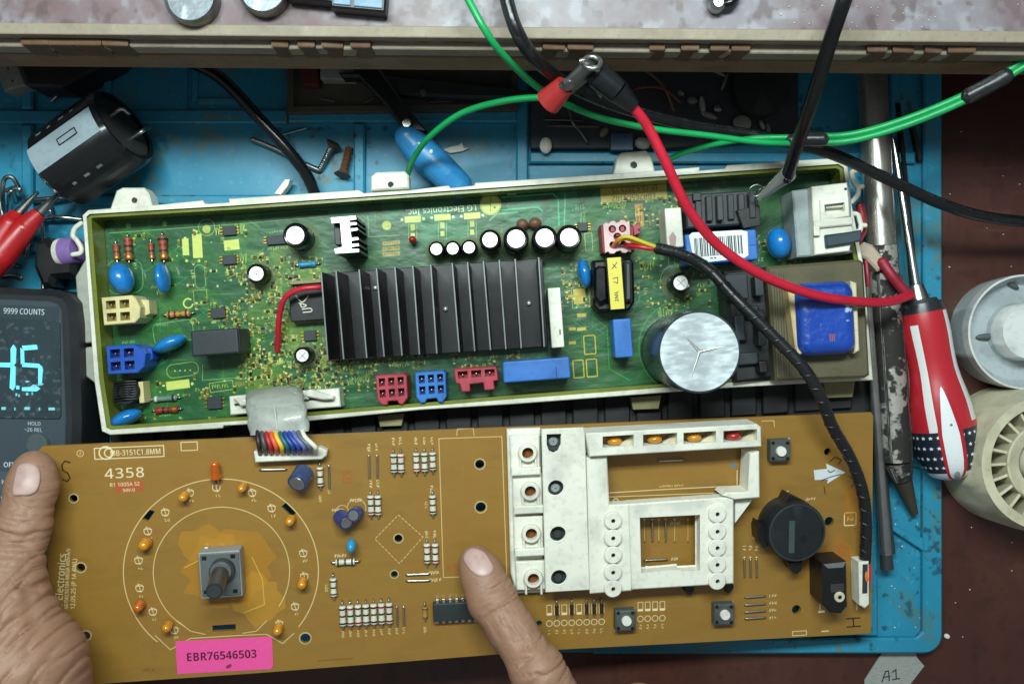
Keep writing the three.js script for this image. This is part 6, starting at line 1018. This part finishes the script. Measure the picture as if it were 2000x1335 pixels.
function polygonise(f, lo, hi, cell) {
  const nx = Math.ceil((hi.x - lo.x) / cell), ny = Math.ceil((hi.y - lo.y) / cell), nz = Math.ceil((hi.z - lo.z) / cell), X = nx + 1, Y = ny + 1, val = new Float32Array(X * Y * (nz + 1));
  const Q = 6, hd = cell * Q * 0.9;          // blocks far from the surface are filled from one sample
  for (let K = 0; K <= nz; K += Q) for (let J = 0; J <= ny; J += Q) for (let I = 0; I <= nx; I += Q) {
    const c = f([lo.x + (I + Q / 2) * cell, lo.y + (J + Q / 2) * cell, lo.z + (K + Q / 2) * cell]), far = Math.abs(c) > hd + 0.0025;
    for (let k = K; k < Math.min(K + Q, nz + 1); k++) for (let j = J; j < Math.min(J + Q, ny + 1); j++) for (let i = I; i < Math.min(I + Q, nx + 1); i++) val[i + X * (j + Y * k)] = far ? c : f([lo.x + i * cell, lo.y + j * cell, lo.z + k * cell]);
  }
  const C = [[0, 0, 0], [1, 0, 0], [1, 1, 0], [0, 1, 0], [0, 0, 1], [1, 0, 1], [1, 1, 1], [0, 1, 1]], E = [[0, 1], [1, 2], [2, 3], [3, 0], [4, 5], [5, 6], [6, 7], [7, 4], [0, 4], [1, 5], [2, 6], [3, 7]];
  const pos = [], idx = [], map = new Map();
  for (let k = 0; k < nz; k++) for (let j = 0; j < ny; j++) for (let i = 0; i < nx; i++) {
    const v = C.map(([a, b, c]) => val[i + a + X * (j + b + Y * (k + c))]); let code = 0; for (let q = 0; q < 8; q++) if (v[q] < 0) code |= 1 << q;
    if (!code || code === 255) continue;
    for (let q = 0; triTable[code * 16 + q] !== -1; q++) {
      const [a, b] = E[triTable[code * 16 + q]], ca = C[a], cb = C[b], ia = i + ca[0] + X * (j + ca[1] + Y * (k + ca[2])), ib = i + cb[0] + X * (j + cb[1] + Y * (k + cb[2])), key = Math.min(ia, ib) * 4 + (ca[0] !== cb[0] ? 0 : ca[1] !== cb[1] ? 1 : 2);
      let n = map.get(key);
      if (n === undefined) { const t = v[a] / (v[a] - v[b]); n = pos.length / 3; pos.push(lo.x + (i + ca[0] + (cb[0] - ca[0]) * t) * cell, lo.y + (j + ca[1] + (cb[1] - ca[1]) * t) * cell, lo.z + (k + ca[2] + (cb[2] - ca[2]) * t) * cell); map.set(key, n); }
      idx.push(n);
    }
  }
  const nor = new Float32Array(pos.length), e = 0.0006;
  for (let i = 0; i < pos.length; i += 3) { const p = [pos[i], pos[i + 1], pos[i + 2]], g = [0, 1, 2].map((c) => { const a = p.slice(), b = p.slice(); a[c] += e; b[c] -= e; return f(a) - f(b); }), l = Math.hypot(...g) || 1; nor[i] = g[0] / l; nor[i + 1] = g[1] / l; nor[i + 2] = g[2] / l; }
  for (let t = 0; t < idx.length; t += 3) { const [a, b, c] = [idx[t], idx[t + 1], idx[t + 2]].map((q) => V3(pos[3 * q], pos[3 * q + 1], pos[3 * q + 2])), n = b.sub(a).cross(c.sub(a)); if (n.x * nor[3 * idx[t]] + n.y * nor[3 * idx[t] + 1] + n.z * nor[3 * idx[t] + 2] < 0) { const q = idx[t + 1]; idx[t + 1] = idx[t + 2]; idx[t + 2] = q; } }
  const g = new THREE.BufferGeometry(); g.setAttribute('position', new THREE.Float32BufferAttribute(pos, 3)); g.setAttribute('normal', new THREE.BufferAttribute(nor, 3)); g.setIndex(idx);
  return g;
}
function skinMaterial(b, W, creases, tones) {     // planar over the back of the hand, in metres
  const k = W / (b.x1 - b.x0), H = Math.round(k * (b.z1 - b.z0)), at = (px, py, h) => { const p = world.at(px, py, h); return [(p.x - b.x0) * k, (p.z - b.z0) * k]; };
  const [c, x] = canvas(W, H), [c2, y] = canvas(W, H);
  x.fillStyle = '#95705a'; x.fillRect(0, 0, W, H); y.fillStyle = '#b0b0b0'; y.fillRect(0, 0, W, H);
  for (const [px, py, h, r, col] of tones) { const [a, e] = at(px, py, h); for (let i = 0; i < 260; i++) { const t = rnd() * 6.283, q = Math.sqrt(rnd()) * r * k; x.fillStyle = col; x.beginPath(); x.ellipse(a + q * Math.cos(t), e + q * Math.sin(t), rr(0.0004, 0.0022) * k, rr(0.0004, 0.0016) * k, rnd() * 3, 0, 7); x.fill(); } }
  for (let i = 0; i < 260; i++) { x.fillStyle = ['rgba(96,60,48,0.07)', 'rgba(196,160,140,0.07)'][i % 2]; x.beginPath(); x.ellipse(rnd() * W, rnd() * H, rr(14, 46), rr(10, 30), rnd() * 3, 0, 7); x.fill(); }
  for (let i = 0; i < 5200; i++) { x.fillStyle = ['rgba(120,78,62,0.10)', 'rgba(206,170,150,0.10)', 'rgba(150,96,84,0.10)', 'rgba(90,62,50,0.09)'][i % 4]; x.beginPath(); x.ellipse(rnd() * W, rnd() * H, rr(1, 9), rr(1, 7), rnd() * 3, 0, 7); x.fill(); }
  for (let i = 0; i < 3200; i++) { const a = rnd() * W, e = rnd() * H, t = rr(-0.9, 0.9), l = rr(3, 16); y.strokeStyle = rnd() < 0.6 ? 'rgba(90,90,90,0.28)' : 'rgba(215,215,215,0.22)'; y.lineWidth = rr(0.8, 2); y.beginPath(); y.moveTo(a, e); y.lineTo(a + l * Math.cos(t), e - l * Math.sin(t)); y.stroke(); }
  for (const [pts, w, dark] of creases) { const q = pts.map((p) => at(...p)); for (const [ctx, col, f] of [[y, 'rgba(60,60,60,0.45)', 4.5], [y, 'rgba(10,10,10,0.9)', 1.6]]) { ctx.strokeStyle = col; ctx.lineWidth = w * k * f; ctx.lineCap = 'round'; ctx.lineJoin = 'round'; ctx.beginPath(); q.forEach((p, i) => { if (!i) ctx.moveTo(...p); else { const m = q[i - 1]; ctx.quadraticCurveTo(m[0] + (p[0] - m[0]) * 0.5 + rr(-2, 2), m[1] + (p[1] - m[1]) * 0.5 + rr(-2, 2), ...p); } }); ctx.stroke(); } }
  const t2 = new THREE.CanvasTexture(c2);
  return new THREE.MeshPhysicalMaterial({ map: canvasTex(c), bumpMap: t2, bumpScale: 0.0012, roughness: 0.56 });
}
function nailPatch(f, outline, lift) {            // a curved plate following the finger's own surface
  const cx = outline.reduce((s, p) => s + p[0], 0) / outline.length, cy = outline.reduce((s, p) => s + p[1], 0) / outline.length, rings = 7, n = outline.length * 3, pos = [], idx = [];
  const edge = []; for (let i = 0; i < n; i++) { const a = outline[Math.floor(i / 3) % outline.length], b = outline[(Math.floor(i / 3) + 1) % outline.length], z = outline[(Math.floor(i / 3) + outline.length - 1) % outline.length], d = outline[(Math.floor(i / 3) + 2) % outline.length], t = (i % 3) / 3, cr = (j) => 0.5 * (2 * a[j] + (b[j] - z[j]) * t + (2 * z[j] - 5 * a[j] + 4 * b[j] - d[j]) * t * t + (3 * a[j] - z[j] - 3 * b[j] + d[j]) * t * t * t); edge.push([cr(0), cr(1)]); }
  const hit = (px, py) => { let y = 0.12; for (let i = 0; i < 80; i++) { const p = world.at(px, py, y), d = f([p.x, p.y, p.z]); if (d < 0.00002) break; y -= Math.max(d * 0.7, 0.00002); } return world.at(px, py, y); };
  const push = (px, py, up) => { const p = hit(px, py), e = 0.0008, g = V3(f([p.x + e, p.y, p.z]) - f([p.x - e, p.y, p.z]), f([p.x, p.y + e, p.z]) - f([p.x, p.y - e, p.z]), f([p.x, p.y, p.z + e]) - f([p.x, p.y, p.z - e])).normalize(); p.addScaledVector(g, up); pos.push(p.x, p.y, p.z); };
  push(cx, cy, lift);
  for (let r = 1; r <= rings + 1; r++) for (const [ex, ey] of edge) { const k = Math.min(1, r / rings); push(cx + (ex - cx) * k, cy + (ey - cy) * k, r > rings ? -0.0004 : lift * (r === rings ? 0.75 : 1)); }
  for (let i = 0; i < n; i++) idx.push(0, 1 + (i + 1) % n, 1 + i);
  for (let r = 0; r < rings; r++) for (let i = 0; i < n; i++) { const a = 1 + r * n + i, b = 1 + r * n + (i + 1) % n; idx.push(a, b, a + n, b, b + n, a + n); }
  const g = new THREE.BufferGeometry(); g.setAttribute('position', new THREE.Float32BufferAttribute(pos, 3)); g.setAttribute('uv', new THREE.Float32BufferAttribute(new Float32Array(pos.length / 3 * 2), 2)); g.setIndex(idx); g.computeVertexNormals();
  return g;
}
const nailMat = new THREE.MeshPhysicalMaterial({ color: 0xc0a29e, roughness: 0.42, map: texGrime });
const Pw = (x, y, h) => world.at(x, y, mm(h));
const wrinkle = (list) => (p) => { let d = 0; for (const [a, b, depth, w] of list) d += depth * Math.exp(-Math.pow(roundCone(p, a, b, 0, 0) / w, 2)); return d; };
// skin folds: ridged noise stretched along a direction (radians in the x-z plane), within soft zones
function folds(zones) { return (p) => { let d = 0; for (const [c, R, ang, along, across, depth, sd] of zones) { const dx = p[0] - c.x, dz = p[2] - c.z, q = (dx * dx + dz * dz) / (R * R); if (q > 4) continue; const a = (dx * Math.cos(ang) + dz * Math.sin(ang)) / along + 500, b = (-dx * Math.sin(ang) + dz * Math.cos(ang)) / across + 500; const n = 0.65 * vnoise(a, b, 4096, sd) + 0.35 * vnoise(a * 2.1, b * 2.1, 4096, sd + 9), r = 1 - Math.abs(2 * n - 1); d += depth * Math.exp(-q * q) * Math.pow(r, 5); } return d; }; }
{ // left hand: thumb on top of the board, fingers folded beneath it
  const chain = [
    { k: 0.004, kin: 0.004, bones: [[Pw(66, 918, 63), Pw(62, 950, 64), 0.0066, 0.0075], [Pw(62, 950, 64), Pw(44, 1028, 67), 0.0078, 0.0082], [Pw(44, 1028, 67), Pw(22, 1100, 70), 0.0084, 0.0090], [Pw(22, 1100, 70), Pw(-6, 1190, 74), 0.0092, 0.0118]] },
    { k: 0.007, kin: 0.012, bones: [[Pw(-6, 1190, 74), Pw(28, 1300, 74), 0.0118, 0.0186], [Pw(28, 1300, 74), Pw(24, 1420, 72), 0.0188, 0.0215], [Pw(24, 1420, 72), Pw(-120, 1600, 66), 0.0215, 0.024], [Pw(-6, 1190, 74), Pw(-150, 1330, 62), 0.013, 0.018], [Pw(28, 1320, 74), Pw(-150, 1450, 62), 0.016, 0.02]] },
    ...[[1010, 0.0075], [1110, 0.0078], [1210, 0.0074], [1290, 0.0064]].map(([y, r], i) => ({ k: 0.005, bones: [[Pw(-150 + i * 6, y + 210, 58), Pw(-120, y + 70, 44 - i), r * 1.25, r * 1.1], [Pw(-120, y + 70, 44 - i), Pw(-20, y + 30, 33 - i), r * 1.1, r], [Pw(-20, y + 30, 33 - i), Pw(150, y + 10, 31 - i * 1.5), r, r * 0.82]] })),
  ];
  const wr = wrinkle([[Pw(-10, 1040, 76), Pw(70, 1056, 74), 0.0007, 0.0011], [Pw(0, 1062, 76), Pw(76, 1066, 74), 0.0006, 0.001], [Pw(30, 1150, 80), Pw(74, 1148, 76), 0.0012, 0.0016], [Pw(58, 1150, 80), Pw(68, 1210, 84), 0.0013, 0.0022], [Pw(68, 1210, 86), Pw(20, 1260, 92), 0.0007, 0.0016], [Pw(90, 1240, 90), Pw(60, 1300, 94), 0.0006, 0.0015], [Pw(110, 1270, 88), Pw(70, 1335, 94), 0.0006, 0.0015], [Pw(10, 1200, 84), Pw(-20, 1260, 88), 0.0006, 0.0014]]);
  const fo = folds([[Pw(40, 1290, 90), 0.03, -1.0, 0.012, 0.0035, 0.0008, 301], [Pw(38, 1050, 74), 0.009, 0.15, 0.010, 0.0016, 0.0008, 305], [Pw(40, 1180, 82), 0.012, -0.9, 0.009, 0.0028, 0.0009, 309], [Pw(50, 980, 72), 0.012, 0.2, 0.004, 0.0018, 0.0003, 313]]);
  const f0 = handField(chain), f = (p) => { const d = f0(p); return Math.abs(d) > 0.004 ? d : d + wr(p) + fo(p); };
  const lo = V3(-0.245, 0.018, 0.035), hi = V3(-0.128, 0.1, 0.21), g = polygonise(f, lo, hi, 0.00065);
  const b = { x0: -0.245, x1: -0.125, z0: 0.03, z1: 0.21 };
  const sk = skinMaterial(b, 1024, [
    [[[-6, 1040, 74], [30, 1050, 74], [72, 1056, 72]], 0.0005, 0.35], [[[-4, 1050, 74], [40, 1062, 74], [74, 1062, 72]], 0.0004, 0.3], [[[0, 1064, 74], [50, 1074, 74], [84, 1066, 72]], 0.0004, 0.3], [[[6, 1030, 74], [50, 1040, 74]], 0.0003, 0.25],
    [[[10, 1146, 80], [50, 1156, 80], [72, 1150, 78]], 0.0005, 0.4], [[[66, 1156, 80], [70, 1190, 84], [66, 1230, 90]], 0.0006, 0.45], [[[60, 1160, 80], [40, 1190, 84], [0, 1215, 86]], 0.0005, 0.35], [[[74, 1200, 86], [50, 1250, 90], [10, 1280, 92]], 0.0005, 0.35], [[[96, 1220, 86], [80, 1270, 90], [40, 1320, 92]], 0.0005, 0.35], [[[112, 1240, 84], [104, 1290, 88], [60, 1345, 92]], 0.0005, 0.35], [[[30, 1210, 88], [10, 1260, 90], [-10, 1300, 92]], 0.0005, 0.3], [[[128, 1260, 82], [120, 1310, 86], [100, 1345, 88]], 0.0004, 0.3], [[[50, 1270, 92], [70, 1290, 92], [92, 1300, 90]], 0.0004, 0.3], [[[20, 1290, 92], [50, 1310, 92], [80, 1330, 92]], 0.0004, 0.3], [[[0, 1230, 90], [30, 1250, 92], [60, 1262, 92]], 0.0004, 0.25], [[[20, 1170, 84], [36, 1200, 86], [44, 1240, 90]], 0.0004, 0.3]],
    [[40, 1050, 74, 0.016, 'rgba(110,70,56,0.10)'], [30, 1130, 78, 0.014, 'rgba(110,72,58,0.09)'], [80, 940, 70, 0.009, 'rgba(210,178,160,0.12)'], [40, 1280, 90, 0.02, 'rgba(196,164,146,0.09)'], [60, 1190, 84, 0.008, 'rgba(92,58,48,0.10)']]);
  const h = add(scene, 'hand', sk, planarUV(g, b)); tag(h, 'bare hand with its thumb pressed on the corner of the brown board', 'hand');
  add(h, 'thumb_nail', nailMat, nailPatch(f0, [[34, 912], [48, 905], [62, 906], [75, 915], [78, 936], [72, 957], [58, 966], [40, 967], [25, 965], [27, 940]], 0.00045));
}
{ // right hand: index finger pressing the board, the rest folded outside the picture
  const chain = [
    { k: 0.004, kin: 0.004, bones: [[Pw(928, 1094, 41.5), Pw(940, 1120, 43), 0.0054, 0.0068], [Pw(940, 1120, 43), Pw(962, 1170, 46), 0.0072, 0.0083], [Pw(962, 1170, 46), Pw(998, 1226, 50), 0.0082, 0.0074], [Pw(998, 1226, 50), Pw(1052, 1312, 57), 0.0078, 0.0089], [Pw(1052, 1312, 57), Pw(1130, 1440, 60), 0.009, 0.0092], [Pw(1130, 1440, 60), Pw(1220, 1580, 52), 0.0094, 0.0125]] },
    { k: 0.01, kin: 0.012, bones: [[Pw(1220, 1590, 50), Pw(1330, 1560, 44), 0.0125, 0.0115], [Pw(1330, 1560, 44), Pw(1440, 1590, 36), 0.0115, 0.0105], [Pw(1220, 1590, 50), Pw(1300, 1860, 46), 0.0135, 0.021], [Pw(1440, 1590, 36), Pw(1380, 1860, 40), 0.0125, 0.02], [Pw(1330, 1560, 44), Pw(1340, 1860, 44), 0.013, 0.021]] },
    ...[[1250, 1475], [1340, 1480], [1420, 1510]].map(([x, y], i) => ({ k: 0.004, bones: [[Pw(1290 + i * 70, 1580, 46 - i * 4), Pw(x, y - 90, 40 - i * 3), 0.009 - i * 0.0006, 0.0085 - i * 0.0006], [Pw(x, y - 90, 40 - i * 3), Pw(x - 10, y - 40, 20), 0.0083 - i * 0.0006, 0.0076 - i * 0.0005], [Pw(x - 10, y - 40, 20), Pw(x + 10, y + 60, 17), 0.0075 - i * 0.0005, 0.0066 - i * 0.0005]] })),
    { k: 0.006, bones: [[Pw(1240, 1790, 44), Pw(1120, 1650, 36), 0.014, 0.0105], [Pw(1120, 1650, 36), Pw(1120, 1560, 28), 0.0102, 0.0088], [Pw(1120, 1560, 28), Pw(1150, 1500, 20), 0.0086, 0.0068]] },
  ];
  const wr = wrinkle([[Pw(948, 1172, 56), Pw(1000, 1156, 55), 0.0006, 0.001], [Pw(954, 1190, 57), Pw(1008, 1172, 56), 0.0007, 0.001], [Pw(964, 1162, 56), Pw(996, 1146, 55), 0.0004, 0.0009], [Pw(1030, 1290, 68), Pw(1072, 1262, 66), 0.0005, 0.0013], [Pw(1034, 1310, 68), Pw(1086, 1280, 66), 0.0006, 0.0013], [Pw(1050, 1330, 68), Pw(1100, 1300, 66), 0.0005, 0.0013]]);
  const fo = folds([[Pw(978, 1170, 55), 0.0075, -0.45, 0.008, 0.0018, 0.0008, 321], [Pw(1064, 1298, 66), 0.0105, -0.4, 0.009, 0.0022, 0.0010, 325], [Pw(1010, 1236, 58), 0.012, 1.0, 0.006, 0.002, 0.00035, 329]]);
  const f0 = handField(chain), f = (p) => { const d = f0(p); return Math.abs(d) > 0.004 ? d : d + wr(p) + fo(p); };
  const lo = V3(-0.024, 0.004, 0.064), hi = V3(0.115, 0.078, 0.268), g = polygonise(f, lo, hi, 0.00065), b = { x0: -0.03, x1: 0.12, z0: 0.06, z1: 0.27 };
  const sk = skinMaterial(b, 1400, [
    [[[950, 1164, 56], [972, 1156, 56], [998, 1144, 55]], 0.0005, 0.4], [[[944, 1178, 56], [974, 1170, 56], [1004, 1158, 55]], 0.0005, 0.4], [[[952, 1192, 57], [980, 1184, 57], [1010, 1172, 56]], 0.0006, 0.45], [[[958, 1170, 56], [966, 1150, 55]], 0.0004, 0.3], [[[984, 1176, 56], [978, 1158, 56]], 0.0004, 0.3], [[[968, 1204, 58], [994, 1194, 58], [1016, 1190, 57]], 0.0004, 0.25],
    [[[1024, 1300, 67], [1034, 1272, 67], [1060, 1252, 66], [1078, 1262, 65]], 0.0006, 0.4], [[[1034, 1312, 68], [1046, 1284, 68], [1070, 1270, 67]], 0.0005, 0.4], [[[1044, 1296, 68], [1066, 1282, 68], [1084, 1284, 66]], 0.0005, 0.4], [[[1044, 1310, 68], [1070, 1294, 68], [1092, 1296, 66]], 0.0005, 0.4], [[[1050, 1324, 68], [1078, 1306, 68], [1098, 1308, 66]], 0.0005, 0.4], [[[1026, 1318, 68], [1050, 1336, 68], [1090, 1326, 67]], 0.0005, 0.4], [[[1062, 1340, 68], [1090, 1332, 67], [1110, 1324, 66]], 0.0005, 0.35]],
    [[965, 1165, 55, 0.009, 'rgba(104,66,54,0.13)'], [1062, 1296, 67, 0.009, 'rgba(104,70,58,0.12)'], [1005, 1235, 58, 0.01, 'rgba(208,176,156,0.10)'], [935, 1105, 50, 0.008, 'rgba(176,126,116,0.12)']]);
  const h = add(scene, 'hand', sk, planarUV(g, b)); tag(h, 'bare hand whose index finger presses the middle of the brown board', 'hand');
  add(h, 'finger_nail', nailMat, nailPatch(f0, [[909, 1079], [921, 1071], [935, 1073], [948, 1080], [957, 1094], [964, 1109], [957, 1121], [942, 1126], [926, 1120], [913, 1106], [905, 1091]], 0.0004));
}
renderer.render(scene, camera);
